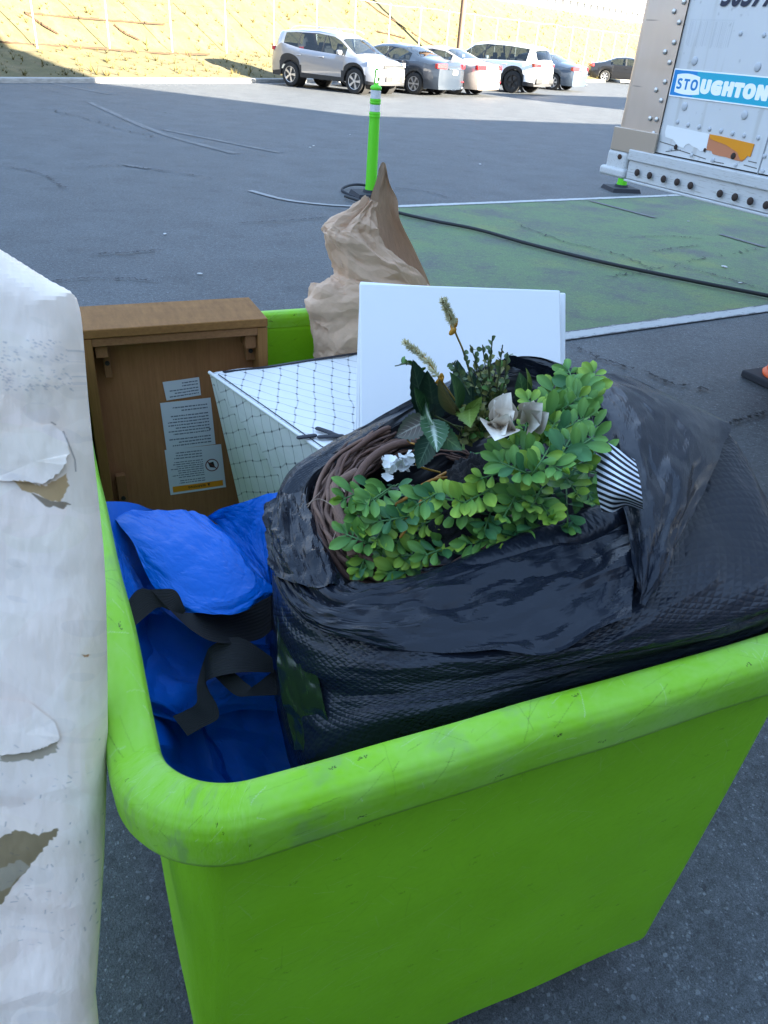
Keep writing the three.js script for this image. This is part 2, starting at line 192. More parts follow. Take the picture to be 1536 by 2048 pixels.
// ------------------------------------------------------------------ embankment
const KR = V3(0.54, 0, -0.84), KD = V3(-0.84, 0, -0.54), K = (s, h, d) => V3(-5.4, h, -30).addScaledVector(KR, s).addScaledVector(KD, d);
const hillH = (s, d) => { const b = d < 3.4 ? 0.12 + 0.165 * d : d < 9 ? 0.12 + 0.165 * 3.4 + (d - 3.4) * 0.635 : 4.237 + (d - 9) * 0.02; return b + (0.10 * fbm(s * 0.35, 1, d * 0.5, 3) + 0.05 * fbm(s * 1.5, 8, d * 1.6, 3)) * sstep(0, 1, d) * (d < 8.5 ? 1 : 0.1); };
{
  const g = grid(420, 70, (s, t) => { const S = mix(-70, 150, s), d = Math.pow(t, 1.35) * 26; const p = K(S, hillH(S, d), d); p.u = S / 4; p.w = d / 4; return p; });
  const map = tex(512, 512, (u, v) => { const a = tfb(u, v, 12, 2, 5), b = tfb(u, v, 60, 6, 3), st = tfb(u, v, 5, 9, 3); const g = clamp(0.55 + a * 0.7 + b * 0.5); const dry = sstep(-0.25, 0.35, st + b * 0.3);
    return [mix(0.083, 0.118, dry) * (0.7 + 0.5 * g), mix(0.070, 0.090, dry) * (0.7 + 0.5 * g), mix(0.023, 0.036, dry) * (0.7 + 0.5 * g)].map((q) => 255 * Math.pow(clamp(q), 1 / 2.2)); });
  struct('embankment', g, std({ map, roughness: 1 }));
  const kb = grid(200, 6, (s, t) => { const S = mix(-70, 150, s), k = [[-0.16, -0.01], [-0.155, 0.09], [-0.14, 0.118], [-0.11, 0.128], [0.0, 0.13], [0.05, 0.10], [0.05, -0.02]][Math.round(t * 6)]; const p = K(S, k[1], k[0]); p.u = S / 2; p.w = t; return p; });
  const km = tex(256, 256, (u, v) => { const q = 0.30 * (1 + 0.5 * tfb(u, v, 8, 3, 5)); return [q, q * 0.97, q * 0.9].map((z) => 255 * Math.pow(clamp(z), 1 / 2.2)); });
  struct('kerb', kb, std({ map: km, roughness: 0.95 }));
  // dry grass tufts and weeds
  const blades = []; for (let k = 0; k < 7; k++) { const a = k * 0.9, l = 0.10 + 0.06 * (k % 3), b = new THREE.BufferGeometry(); const c = Math.cos(a), sn = Math.sin(a); b.setAttribute('position', new THREE.Float32BufferAttribute([-0.012 * sn, 0, 0.012 * c, 0.012 * sn, 0, -0.012 * c, c * 0.05 * (k % 2 + 1), l, sn * 0.05 * (k % 2 + 1)], 3)); b.computeVertexNormals(); blades.push(b); }
  const N = 5000, im = new THREE.InstancedMesh(mergeGeometries(blades), std({ color: lin(1, 1, 1), roughness: 1 }), N); const r = rng(21), M = new THREE.Matrix4(), q = new THREE.Quaternion(), ax = V3(0, 1, 0);
  for (let i = 0; i < N; i++) { const S = mix(-24, 70, Math.pow(r(), 1.1)), d = 0.15 + 9 * Math.pow(r(), 1.3); const p = K(S, hillH(S, d) - 0.01, d), s = 0.5 + r() * r() * 1.6; M.compose(p, q.setFromAxisAngle(ax, r() * 6.28), V3(s, s * (0.35 + 0.5 * r()), s)); im.setMatrixAt(i, M); const t = r(); im.setColorAt(i, lin(mix(0.075, 0.13, t), mix(0.066, 0.10, t), mix(0.015, 0.026, t))); }
  im.name = 'embankment_grass'; im.userData = { kind: 'stuff', label: 'dry yellow grass tufts covering the sunlit embankment', category: 'grass' }; shade(im); scene.add(im);
  // bare earth rills washed down the slope
  const rill = (pix, w) => { const P = pix.map(([x, y]) => { const d = ray(x, y); let lo = 20, hi = 90; for (let k = 0; k < 60; k++) { const m = (lo + hi) / 2, p = d.clone().multiplyScalar(m).add(CAM), e = p.clone().sub(K(0, 0, 0)), S = e.dot(KR), D = e.dot(KD); if (p.y > hillH(S, Math.max(0, D)) || D < 0) lo = m; else hi = m; } return d.multiplyScalar(lo).add(CAM); });
    const n = 60; return grid(n, 4, (s, t) => { const p = line(P, s), e = line(P, Math.min(1, s + .02)).sub(line(P, Math.max(0, s - .02))).normalize(); const sd = e.clone().cross(V3(0, 1, 0)).normalize(); const ww = w * (0.5 + 0.6 * Math.abs(fbm(s * 20, w, 3, 2))) * sstep(0, 0.08, s) * sstep(0, 0.08, 1 - s); p.addScaledVector(sd, (t - 0.5) * ww + 0.25 * w * fbm(s * 9, 5, w, 2)); p.y += 0.03 + 0.05 * Math.sin(t * Math.PI) * (1 + fbm(s * 30, t, 2, 2)); return p; }); };
  struct('bare_earth', mergeGeometries([rill([[722, -4], [760, 26], [795, 48], [812, 60]], 0.16), rill([[822, 66], [850, 84], [880, 100]], 0.10), rill([[48, 27], [70, 42], [92, 56], [118, 72]], 0.13), rill([[228, 52], [245, 66], [280, 84]], 0.10), rill([[50, 29], [120, 36], [220, 44], [330, 52]], 0.07), rill([[750, 64], [785, 72], [812, 80]], 0.30), rill([[0, 88], [60, 92], [160, 98], [330, 110], [420, 112]], 0.12)]), std({ color: lin(0.045, 0.026, 0.013), roughness: 1 }));
}
// ------------------------------------------------------------------ warehouse and trailers whose shade covers the yard
const LH = V3(-0.885, 0, -0.466), LN = V3(-0.466, 0, 0.885); // where the sunlight goes, and across it
{
  const g = thing('warehouse', 'long tan warehouse with roll-up dock doors beside the shaded yard', 'building'); const c = V3(-1.3, 0, -20.35).addScaledVector(LH, -23);
  const Lw = 60, Dw = 18, Hw = 15; g.position.copy(c).addScaledVector(LN, Lw / 2).addScaledVector(LH, -Dw / 2); g.rotation.y = Math.atan2(-LN.z, LN.x);
  const wm = std({ map: tex(256, 256, (u, v) => { const q = 0.36 * (1 + 0.25 * tfb(u, v, 6, 5, 4)); return [q, q * 0.95, q * 0.86].map((z) => 255 * Math.pow(clamp(z), 1 / 2.2)); }), roughness: 0.9 });
  part('wall', box(Lw, Hw, Dw, 0, Hw / 2, 0), wm, g); part('roof', box(Lw - 0.4, 0.4, Dw - 0.4, 0, Hw + 0.2, 0), std({ color: lin(0.3, 0.3, 0.3) }), g);
  for (let i = 0; i < 8; i++) { const d = part('dock_door', box(3, 3.2, 0.12, -24 + i * 6.5, 2.8, -Dw / 2 - 0.061), std({ color: lin(0.45, 0.46, 0.46), roughness: 0.6 }), g); part('dock_bumper', box(0.3, 0.5, 0.25, 1.9, -1.6, -0.13).translate(-24 + i * 6.5, 2.8, -Dw / 2 - 0.06), std({ color: lin(0.02, 0.02, 0.02) }), d); }
}
const trailerWhite = std({ color: lin(0.62, 0.62, 0.61), roughness: 0.45 });
function wheelPair(parent, x, z) { const t = part('tyre', new THREE.CylinderGeometry(0.5, 0.5, 0.55, 36).rotateX(Math.PI / 2).translate(x, 0.5, z), std({ color: lin(0.015, 0.015, 0.015), roughness: 0.9 }), parent); part('rim', new THREE.CylinderGeometry(0.28, 0.28, 0.57, 24).rotateX(Math.PI / 2).translate(x, 0.5, z), std({ color: lin(0.5, 0.5, 0.5), metalness: 0.7, roughness: 0.4 }), t); }
function parkedTrailer(corner, dir, len, label) { // a box trailer of the yard; its roof edge throws the edge of the shade
  const g = thing('box_trailer', label, 'trailer', 'parked box trailers'); const side = V3(-LH.x, 0, -LH.z), n = V3(-dir.z, 0, dir.x); if (n.dot(side) < 0) n.negate();
  g.position.copy(corner).addScaledVector(dir, len / 2).addScaledVector(n, 1.3); g.rotation.y = Math.atan2(-dir.z, dir.x);
  part('box', box(len, 2.9, 2.6, 0, 2.6, 0), trailerWhite, g); part('floor_rail', box(len - 0.1, 0.14, 2.5, 0, 1.08, 0), std({ color: lin(0.3, 0.3, 0.3) }), g);
  for (const x of [-len / 2 + 1.5, -len / 2 + 2.8]) for (const z of [-1, 1]) wheelPair(g, x, z); for (const z of [-0.8, 0.8]) part('landing_leg', box(0.12, 1.02, 0.12, len / 2 - 2.2, 0.51, z), std({ color: lin(0.1, 0.1, 0.1) }), g);
}
parkedTrailer(V3(-1.35, 0, -20.3).addScaledVector(LH, -4.05 / Math.tan(17 * Math.PI / 180)), V3(0.906, 0, -0.423).normalize(), 13, 'white box trailer whose roof edge shades the middle of the yard');
parkedTrailer(V3(2.3, 0, -33.8).addScaledVector(LH, -4.05 / Math.tan(17 * Math.PI / 180)), V3(0.8, 0, -0.59).normalize(), 13, 'white box trailer shading the asphalt behind the white sport utility vehicle');

{ // dark freight container right behind where the picture is taken; it takes the sky from everything that faces this way
  const g = thing('freight_container', 'dark grey corrugated freight container standing across the yard from the bin', 'container'); g.position.set(-0.4, 0, 5.4); g.rotation.y = -0.10;
  const cm = std({ color: lin(0.07, 0.075, 0.08), roughness: 0.7 }); const N = 84; const cor = (z) => grid(N * 4, 1, (s, t) => V3(mix(-6, 6, s), mix(0.15, 2.75, t), z + 0.036 * [0, 1, 1, 0][Math.round(s * N * 4) % 4]));
  part('side_wall', cor(-1.2), cm, g); part('side_wall', cor(1.2), cm, g); part('roof', box(12, 0.05, 2.42, 0, 2.8, 0), cm, g); part('floor', box(12, 0.14, 2.38, 0, 0.07, 0), cm, g); for (const x of [-6.03, 6.03]) part('end_wall', box(0.06, 2.82, 2.42, x, 1.41, 0), cm, g);
}
// ------------------------------------------------------------------ fence, pole and parapet on the embankment
{
  const g = thing('wire_fence', 'pale thin wire fence on slim posts along the foot of the grassy slope', 'fence');
  const fm = std({ color: lin(0.6, 0.6, 0.57), roughness: 0.5 }), d = 3.3, H = 2.3;
  const post = new THREE.CylinderGeometry(0.02, 0.02, H, 10).translate(0, H / 2, 0);
  for (let s = -22; s <= 64; s += 2.65) { const p = part('post', post, fm, g); p.position.copy(K(s, hillH(s, d) - 0.05, d)); }
  const rail = (h) => tube(Array.from({ length: 50 }, (_, i) => { const s = -22 + 86 * i / 49; return K(s, hillH(s, d) - 0.05 + h, d); }), 0.004, 120, 5);
  for (const h of [H - 0.05]) part('wire', rail(h), fm, g);
  settle(g);
}
{
  const g = thing('utility_pole', 'tall brown wooden utility pole behind the white sport utility vehicle', 'pole'); const b = K(17.2, hillH(17.2, 2.2) - 0.1, 2.2); g.position.copy(b);
  const wm = std({ map: tex(64, 512, (u, v) => { const q = 1 + 0.5 * tfb(u, v * 0.2, 30, 2, 3); return [0.13 * q, 0.085 * q, 0.06 * q].map((z) => 255 * Math.pow(clamp(z), 1 / 2.2)); }), roughness: 0.95 });
  part('shaft', new THREE.CylinderGeometry(0.11, 0.15, 11, 20).translate(0, 5.5, 0), wm, g); part('crossarm', rbox(2.2, 0.11, 0.09, 0.01).translate(0, 10.2, 0.15), wm, g);
  for (const x of [-0.9, -0.3, 0.3, 0.9]) part('insulator', new THREE.LatheGeometry([[0, 0], [0.03, 0], [0.05, 0.05], [0.03, 0.07], [0.045, 0.11], [0, 0.14]].map(([a, c]) => new THREE.Vector2(a, c)), 12).translate(x, 10.26, 0.15), std({ color: lin(0.3, 0.3, 0.32), roughness: 0.3 }), g);
}
{
  const g = thing('roadside_parapet', 'pale concrete parapet with square openings along the top of the embankment', 'parapet'); const cm = std({ color: lin(0.52, 0.51, 0.48), roughness: 0.9 });
  const d = 9.1, y0 = 4.16, rot = Math.atan2(-KR.z, KR.x), at = (o, s, y) => { o.position.copy(K(s, y, d)); o.rotation.y = rot; };
  at(part('base_beam', box(110, 0.26, 0.4), cm, g), 60, y0 + 0.13); at(part('top_beam', box(110, 0.22, 0.34), cm, g), 60, y0 + 0.86);
  const pg = rbox(0.80, 0.5, 0.3, 0.02); for (let s = 22; s < 62; s += 1.42) at(part('post', pg, cm, g), s, y0 + 0.51);
  at(part('wire', box(110, 0.03, 0.03), std({ color: lin(0.15, 0.13, 0.1) }), g), 60, y0 + 1.35); for (let s = 10; s < 70; s += 6) at(part('wire_post', box(0.06, 0.5, 0.06), std({ color: lin(0.2, 0.18, 0.15) }), g), s, y0 + 1.2); settle(g);
  struct('upper_road', grid(2, 2, (s, t) => K(mix(-70, 150, s), 4.29, 9.6 + 12 * t)), std({ color: lin(0.08, 0.08, 0.08), roughness: 0.95 }));
}
// ------------------------------------------------------------------ the trailer at the right
{
  const Q = onY(1215, 345, 1.1), E2 = onY(1536, 425, 1.1), ex = E2.clone().sub(Q).setY(0).normalize(), nz = V3(-ex.z, 0, ex.x); if (nz.dot(V3(-1, 0, 0)) < 0) nz.negate(); const back = nz.clone().negate();
  const g = thing('semi_trailer', 'white riveted semi trailer with a blue name plate and stainless corner post', 'trailer'); const org = V3(Q.x, 0, Q.z);
  const T = (px, py) => { const p = hit(px, py, org, nz).sub(org); return [p.dot(ex), p.y]; };
  g.position.copy(org); g.quaternion.setFromRotationMatrix(new THREE.Matrix4().makeBasis(ex, V3(0, 1, 0), nz));
  const skin = std({ roughness: 0.38, map: tex(512, 512, (u, v) => { const s = tfb(u, v, 9, 3, 4), dr = sstep(0.12, 0.5, tfb(u, v * 0.08, 40, 6, 3)), sp = sstep(0.38, 0.5, tfb(u, v, 60, 9, 2)), k = 0.64 * (1 + 0.06 * s) * (1 - 0.14 * dr) * (1 - 0.25 * sp); return [k, k * mix(1, 0.985, dr), k * mix(0.985, 0.94, dr)].map((z) => 255 * Math.pow(clamp(z), 1 / 2.2)); }), bumpMap: tex(256, 256, gray((u, v) => 0.5 + 0.4 * tfb(u, v, 3, 5, 3)), false), bumpScale: 0.002 });
  const dirtyMap = tex(1024, 256, (u, v, i, j) => { const st = sstep(0.15, 0.5, tfb(u, v, 20, 3, 5)), dr = sstep(0.2, 0.6, tfb(u * 1, v * 0.1, 60, 7, 4)); const k = 0.56 * (1 - 0.5 * st - 0.3 * dr); return [k, k * mix(1, 0.93, st), k * mix(0.97, 0.82, st)].map((z) => 255 * Math.pow(clamp(z), 1 / 2.2)); });
  const dirty = std({ map: dirtyMap, roughness: 0.6 });
  const steel = std({ metalness: 0.85, roughnessMap: tex(256, 512, gray((u, v) => 0.42 + 0.15 * tfb(u, v, 6, 2, 3)), false), roughness: 1, map: tex(256, 512, (u, v) => { const sc = sstep(0.3, 0.5, tfb(u * 1, v, 5, 5, 3)), ln = sstep(0.45, 0.6, tfb(u * 0.12, v, 40, 1, 3)) * sstep(0.7, 0.3, u); const k = (1 - 0.15 * sc - 0.5 * ln) * (1 + 0.06 * tfb(u, v * 0.1, 50, 4, 2)); return [0.64 * k, 0.54 * k, 0.46 * k].map((z) => 255 * Math.pow(clamp(z), 1 / 2.2)); }), bumpMap: tex(256, 256, gray((u, v) => 0.5 + 0.5 * tfb(u, v, 3, 8, 2)), false), bumpScale: 0.003 });
  const FL = 2.6, TH = 3.95, LB = 12;
  const pw = T(1330, 200)[0], yr = 1.1; // post width
  const yrail = T(1320, 306)[1];
  // body: faces as real panels
  part('front_panel', box(FL - pw - 0.02, TH - yrail, 0.05, pw + (FL - pw) / 2, (TH + yrail) / 2, -0.03), skin, g);
  part('side_wall', box(0.05, TH - yr - 0.1, LB, 0.035, (TH + yr + 0.1) / 2, -LB / 2 - 0.22), skin, g); part('side_wall', box(0.05, TH - yr, LB, FL - 0.03, (TH + yr) / 2, -LB / 2 - 0.06), skin, g);
  part('roof', box(FL - 0.1, 0.04, LB, FL / 2, TH + 0.021, -LB / 2), skin, g); part('floor', box(FL - 0.12, 0.16, LB, FL / 2, yr + 0.16, -LB / 2 - 0.1), std({ color: lin(0.12, 0.11, 0.1) }), g);
  part('rear_wall', box(FL - 0.1, TH - yr, 0.05, FL / 2, (TH + yr) / 2, -LB - 0.03), skin, g);
  // rounded stainless corner post
  { const sh = []; const n = 10; for (let i = 0; i <= n; i++) { const a = i / n * Math.PI / 2; sh.push([0.05 - 0.05 * Math.sin(a), -0.05 + 0.05 * Math.cos(a)]); } const prof = [[pw + 0.012, 0.004], [0.06, 0.004], ...sh.map(([x, z]) => [x, z]), [0, -0.22]]; const m = prof.length - 1;
    part('corner_post', grid(m, 60, (s, t) => { const k = prof[Math.round(s * m)], y = mix(1.27, TH, t); const q = V3(k[0] + 0.0015 * fbm(k[0] * 10, y * 4, 1, 2), y, k[1] + 0.002 * fbm(k[0] * 8, y * 4, 3, 2)); q.u = s; q.w = y / 1.2; return q; }), steel, g); }
  part('corner_plate', rbox(pw + 0.02, 0.11, 0.012, 0.004).translate(pw / 2 + 0.012, T(1280, 285)[1], 0.012), std({ color: lin(0.50, 0.42, 0.34), metalness: 0.8, roughness: 0.45 }), g);
  // cast corner foot
  { const y1 = T(1240, 300)[1], w = 0.155; part('corner_foot', rbox(w, y1 - 1.10, 0.14, 0.02, 3).translate(w / 2 - 0.012, (y1 + 1.10) / 2, -0.05), dirty, g); part('foot_flange', rbox(w + 0.035, 0.045, 0.17, 0.015, 3).translate(w / 2 - 0.012, 1.115, -0.045), dirty, g); part('rust_scar', new THREE.SphereGeometry(0.013, 10, 6).scale(1.3, 1, 0.3).translate(0.09, 1.19, 0.021), std({ color: lin(0.06, 0.03, 0.018), roughness: 1 }), g); }
  // lower rail: upper flange, lower web with bolts
  part('rail_flange', rbox(FL - 0.15, 0.05, 0.06, 0.006).translate(FL / 2 + 0.08, yrail - 0.032, 0.0), dirty, g);
  part('rail_web', box(FL - 0.16, 0.085, 0.03, FL / 2 + 0.085, yrail - 0.1, 0.004), dirty, g);
  part('lower_rail', rbox(FL - 0.16, yrail - 0.146 - 1.085, 0.06, 0.004).translate(FL / 2 + 0.085, (yrail - 0.146 + 1.085) / 2, 0.004), dirty, g);
  const boltG = new THREE.SphereGeometry(0.017, 14, 8).scale(1, 1, 0.45), boltM = std({ color: lin(0.045, 0.03, 0.024), roughness: 0.95 });
  for (const [x, y] of [[1284, 345], [1309, 351], [1337, 358], [1364, 364], [1391, 371], [1450, 387], [1480, 394], [1511, 402], [1543, 410]]) { const [s, yy] = T(x, y); part('rail_bolt', boltG, boltM, g).position.set(s, yy, 0.034); }
  for (let k = 0; k < 12; k++) part('rail_bolt', boltG, boltM, g).position.set(1.15 + k * 0.11, 1.13, 0.034);
  // rivets
  const rv = (r) => new THREE.SphereGeometry(r, 12, 8).scale(1, 1, 0.5), rG = rv(0.0115), rS = rv(0.010), rB = rv(0.018).scale(1, 1, 0.6), riv = std({ color: lin(0.6, 0.58, 0.55), metalness: 0.7, roughness: 0.35 }), wriv = std({ color: lin(0.5, 0.51, 0.52), roughness: 0.5 });
  const put = (geo, m, list, z, name) => list.forEach(([x, y]) => { const [s, yy] = T(x, y); part(name, geo, m, g).position.set(s, yy, z); });
  put(rG, riv, [[1370, 4], [1350, 23], [1360, 45], [1350, 85], [1332, 104], [1341, 125], [1332, 164], [1314, 180], [1324, 201], [1302, 237], [1315, 239], [1309, 267], [1270, 279], [1239, 271], [1289, 288], [1303, 293], [1357, -30], [1380, -40], [1376, -75]], 0.008, 'rivet');
  put(rS, wriv, [[1354, 244], [1375, 250], [1397, 254], [1418, 258], [1441, 262], [1464, 267], [1487, 271], [1515, 276], [1340, 298], [1382, 310], [1425, 320], [1470, 330], [1524, 342], [1528, 312], [1527, 70], [1480, 67]], -0.003, 'rivet');
  put(rB, wriv, [[1388, 122], [1514, 134], [1368, 213], [1488, 230], [1600, 240], [1610, 150]], -0.003, 'dome_rivet');
  // name plate
  { const w = 1024, h = 200, sm = canvasTex(w, h, (c) => { const gd = c.createLinearGradient(0, 0, w, 0); c.fillStyle = '#0a86c8'; c.fillRect(0, 0, w, h); c.fillStyle = '#12a8c4'; c.fillRect(230, 0, w, h); c.strokeStyle = 'rgba(255,255,255,0.12)'; c.lineWidth = 2; for (let x = 230; x < w + 200; x += 9) { c.beginPath(); c.moveTo(x, 0); c.lineTo(x - 90, h); c.stroke(); } c.fillStyle = '#0a86c8'; c.fillRect(0, 0, 40, h);
      c.fillStyle = '#fff'; c.fillRect(0, 0, w, 9); c.fillRect(0, h - 9, w, 9); c.fillRect(0, 0, 7, h);
      c.beginPath(); c.moveTo(40, 40); c.quadraticCurveTo(150, 15, 262, 45); c.lineTo(290, 165); c.quadraticCurveTo(150, 190, 45, 165); c.closePath(); c.fill();
      c.font = '900 120px sans-serif'; c.textBaseline = 'middle'; c.lineJoin = 'round'; c.strokeStyle = '#0a7dbd'; c.lineWidth = 15; c.save(); c.translate(56, 104); c.scale(0.9, 0.92); c.font = '104px sans-serif'; c.lineWidth = 9; c.fillStyle = '#0a7dbd'; c.fillText('S', 0, 0); c.strokeText('S', 0, 0); c.fillText('T', 76, 0); c.strokeText('T', 76, 0); c.lineWidth = 10; c.strokeText('O', 148, 0); c.restore();
      c.fillStyle = '#fff'; c.strokeStyle = '#fff'; c.lineWidth = 14; c.save(); c.translate(285, 106); c.scale(1.12, 1); c.font = '900 118px sans-serif'; let x = 0; for (const ch of 'UGHTON') { c.fillText(ch, x, 0); c.strokeText(ch, x, 0); x += c.measureText(ch).width + 6; } c.restore(); });
    const [s0, yt] = T(1350, 139), [, yb] = T(1337, 194), W = 0.655, H = (yt - yb) * 1.0;
    const pl = new THREE.PlaneGeometry(W, H); const st = part('name_plate', pl, std({ map: sm, roughness: 0.35 }), g); st.position.set(s0 + W / 2 - 0.004, (yt + yb) / 2 + 0.005, -0.0015); st.userData.label = 'blue plate reading STOUGHTON in white letters'; }
  // unit number
  { const nm = canvasTex(512, 128, (c) => { c.clearRect(0, 0, 512, 128); c.fillStyle = '#12203c'; c.font = 'italic 900 118px sans-serif'; c.textBaseline = 'alphabetic'; c.save(); c.scale(1.0, 1.12); c.fillText('505775', 4, 104); c.restore(); });
    const [s0, yb] = T(1434, 14), p = part('unit_number', new THREE.PlaneGeometry(0.44, 0.12), std({ map: nm, alphaMap: null, transparent: true, roughness: 0.5 }), g); p.position.set(s0 + 0.225, yb + 0.055, -0.0015);
    const fd = canvasTex(256, 256, (c) => { c.clearRect(0, 0, 256, 256); const r = rng(5); for (let i = 0; i < 26; i++) { c.fillStyle = 'rgba(120,135,150,' + (0.03 + 0.09 * r()) + ')'; c.fillRect(8 + i * 9.3 + r() * 3, 30 + r() * 10, 2 + r() * 6, 180 + r() * 20); } c.fillStyle = 'rgba(130,140,155,0.05)'; c.fillRect(4, 18, 248, 14); });
    const [a0, ay] = T(1383, 26), [, by] = T(1375, 95), q = part('faded_barcode', new THREE.PlaneGeometry(0.27, ay - by), std({ map: fd, transparent: true, roughness: 0.5 }), g); q.position.set(a0 + 0.13, (ay + by) / 2 - 0.012, -0.0018); }
  // torn reflective strip, white and orange, as real films
  { const film = (list, mat, name, z) => { const P = list.map(([x, y]) => T(x, y)); const sh = new THREE.Shape(P.map(([a, b]) => new THREE.Vector2(a, b))); const e = part(name, new THREE.ExtrudeGeometry(sh, { depth: 0.0012, bevelEnabled: false }), mat, g); e.position.z = z; return e; };
    film([[1333, 250], [1418, 268], [1411, 304], [1406, 301], [1400, 303], [1394, 297], [1386, 294], [1377, 287], [1370, 290], [1366, 296], [1360, 294], [1353, 291], [1350, 285], [1345, 279], [1330, 274], [1329, 264]], std({ color: lin(0.85, 0.85, 0.83), roughness: 0.25 }), 'white_tape', -0.004);
    film([[1418, 268], [1508, 288], [1500, 314], [1494, 312], [1488, 319], [1483, 323], [1468, 320], [1450, 314], [1438, 312], [1424, 308], [1422, 302], [1411, 300]], std({ color: lin(0.55, 0.20, 0.09), roughness: 0.6 }), 'faded_orange_tape', -0.004);
    film([[1440, 272], [1508, 288], [1500, 313], [1494, 312], [1488, 319], [1480, 320], [1474, 305], [1452, 290], [1430, 282], [1419, 277], [1420, 268.5]], std({ color: lin(0.80, 0.30, 0.015), roughness: 0.3 }), 'orange_tape', -0.0025);
    for (const [x, y, r] of [[1351, 294, 0.011], [1466, 312, 0.013], [1409, 300, 0.008]]) { const [s, yy] = T(x, y); part('rusty_bolt', new THREE.SphereGeometry(r, 12, 8).scale(1, 1.1, 0.4), boltM, g).position.set(s, yy, -0.001); }
    const scr = []; for (const [a, b, c, d] of [[1318, 283, 1347, 292], [1350, 298, 1410, 318], [1330, 303, 1360, 300], [1420, 322, 1446, 327], [1486, 330, 1512, 337], [1495, 322, 1512, 326]]) { const p = T(a, b), q = T(c, d), L = Math.hypot(q[0] - p[0], q[1] - p[1]); scr.push(box(L, 0.0035, 0.001).rotateZ(Math.atan2(q[1] - p[1], q[0] - p[0])).translate((p[0] + q[0]) / 2, (p[1] + q[1]) / 2, -0.0045)); } part('scratch', mergeGeometries(scr), std({ color: lin(0.12, 0.11, 0.1), roughness: 1 }), g);
    const sx = T(1528, 300)[0]; part('panel_seam', box(0.006, 0.5, 0.002, sx, yrail + 0.2, -0.004), std({ color: lin(0.25, 0.26, 0.27) }), g); }
  for (const z of [-9.2, -10.5]) for (const x of [0.4, 2.2]) { const t = part('tyre', new THREE.CylinderGeometry(0.5, 0.5, 0.55, 36).rotateZ(Math.PI / 2).translate(x, 0.5, z), std({ color: lin(0.015, 0.015, 0.015), roughness: 0.9 }), g); part('rim', new THREE.CylinderGeometry(0.28, 0.28, 0.57, 24).rotateZ(Math.PI / 2).translate(x, 0.5, z), std({ color: lin(0.5, 0.5, 0.5), metalness: 0.7, roughness: 0.4 }), t); }
  for (const x of [0.6, 2.0]) { part('landing_leg', box(0.12, 1.1, 0.12, x, 0.62, -2.6), std({ color: lin(0.1, 0.1, 0.1) }), g); part('landing_foot', box(0.3, 0.06, 0.3, x, 0.035, -2.6), std({ color: lin(0.1, 0.1, 0.1) }), g); }
  part('chassis', box(1.1, 0.4, 4, FL / 2, 0.95, -9.8), std({ color: lin(0.03, 0.03, 0.03) }), g);
}
// ------------------------------------------------------------------ the green bin
const binW = 1.045, binD = 1.60;
const scuff = (() => { const w = 1024, r = rng(77), m = new Float32Array(w * w); for (let k = 0; k < 2200; k++) { let x = r() * w, y = r() * w; const a = (r() < 0.6 ? 0.5 : r() * 6) + (r() - .5) * 0.8, L = 5 + r() * r() * 70, v = (r() < 0.5 ? 1 : -1) * (0.15 + r() * 0.6); for (let i = 0; i < L; i++) { x += Math.cos(a) ; y += Math.sin(a); m[((Math.floor(y) % w + w) % w) * w + ((Math.floor(x) % w + w) % w)] += v * (0.5 + 0.5 * r()); } }
  for (let k = 0; k < 130; k++) { let x = r() * w, y = r() * w; for (let i = 0; i < 14; i++) { const px = Math.floor(x + (r() - .5) * 8), py = Math.floor(y + (r() - .5) * 4); m[((py + w) % w) * w + (px + w) % w] = -1.6; } } return m; })();
const lA = baked(7, 2, 5, 384), lB = baked(80, 4, 2, 512), lC = baked(12, 9, 5, 384);
const limeMap = (worn) => tex(1024, 1024, (u, v, i, j) => { const s = scuff[j * 1024 + i], n = lA(u, v), f = lB(u, v), gr = sstep(0.05, 0.5, lC(u, v) + 0.25 * f); let c = [0.22, 0.525, 0.003]; const k = 1 + 0.10 * n + 0.06 * f; c = c.map((q) => q * k);
  const chalk = worn ? 0.10 + 0.55 * clamp(n * 1.5 + 0.3) + 0.25 * f : 0.03 + 0.05 * clamp(n + .4); c = [mix(c[0], 0.30, clamp(chalk)), mix(c[1], 0.52, clamp(chalk)), mix(c[2], 0.13, clamp(chalk))];
  if (worn) c = c.map((q, z) => mix(q, [0.16, 0.26, 0.10][z], 0.42 * gr)); if (s > 0) c = c.map((q) => mix(q, 0.6, clamp(s * (worn ? 0.4 : 0.22)))); else c = c.map((q) => q * (1 + clamp(s * (worn ? 0.5 : 0.25), -0.85, 0))); return c.map((q) => 255 * Math.pow(clamp(q), 1 / 2.2)); });
const plasticBump = tex(512, 512, gray((u, v) => 0.5 + 0.35 * tfb(u, v, 8, 1, 4) + 0.12 * tfb(u, v, 130, 3, 2)), false);
const limeBody = phys({ map: limeMap(false), roughness: 0.48, bumpMap: plasticBump, bumpScale: 0.0018, specularIntensity: 0.35 }), limeRim = phys({ map: limeMap(true), roughness: 0.55, bumpMap: plasticBump, bumpScale: 0.002, specularIntensity: 0.5 });
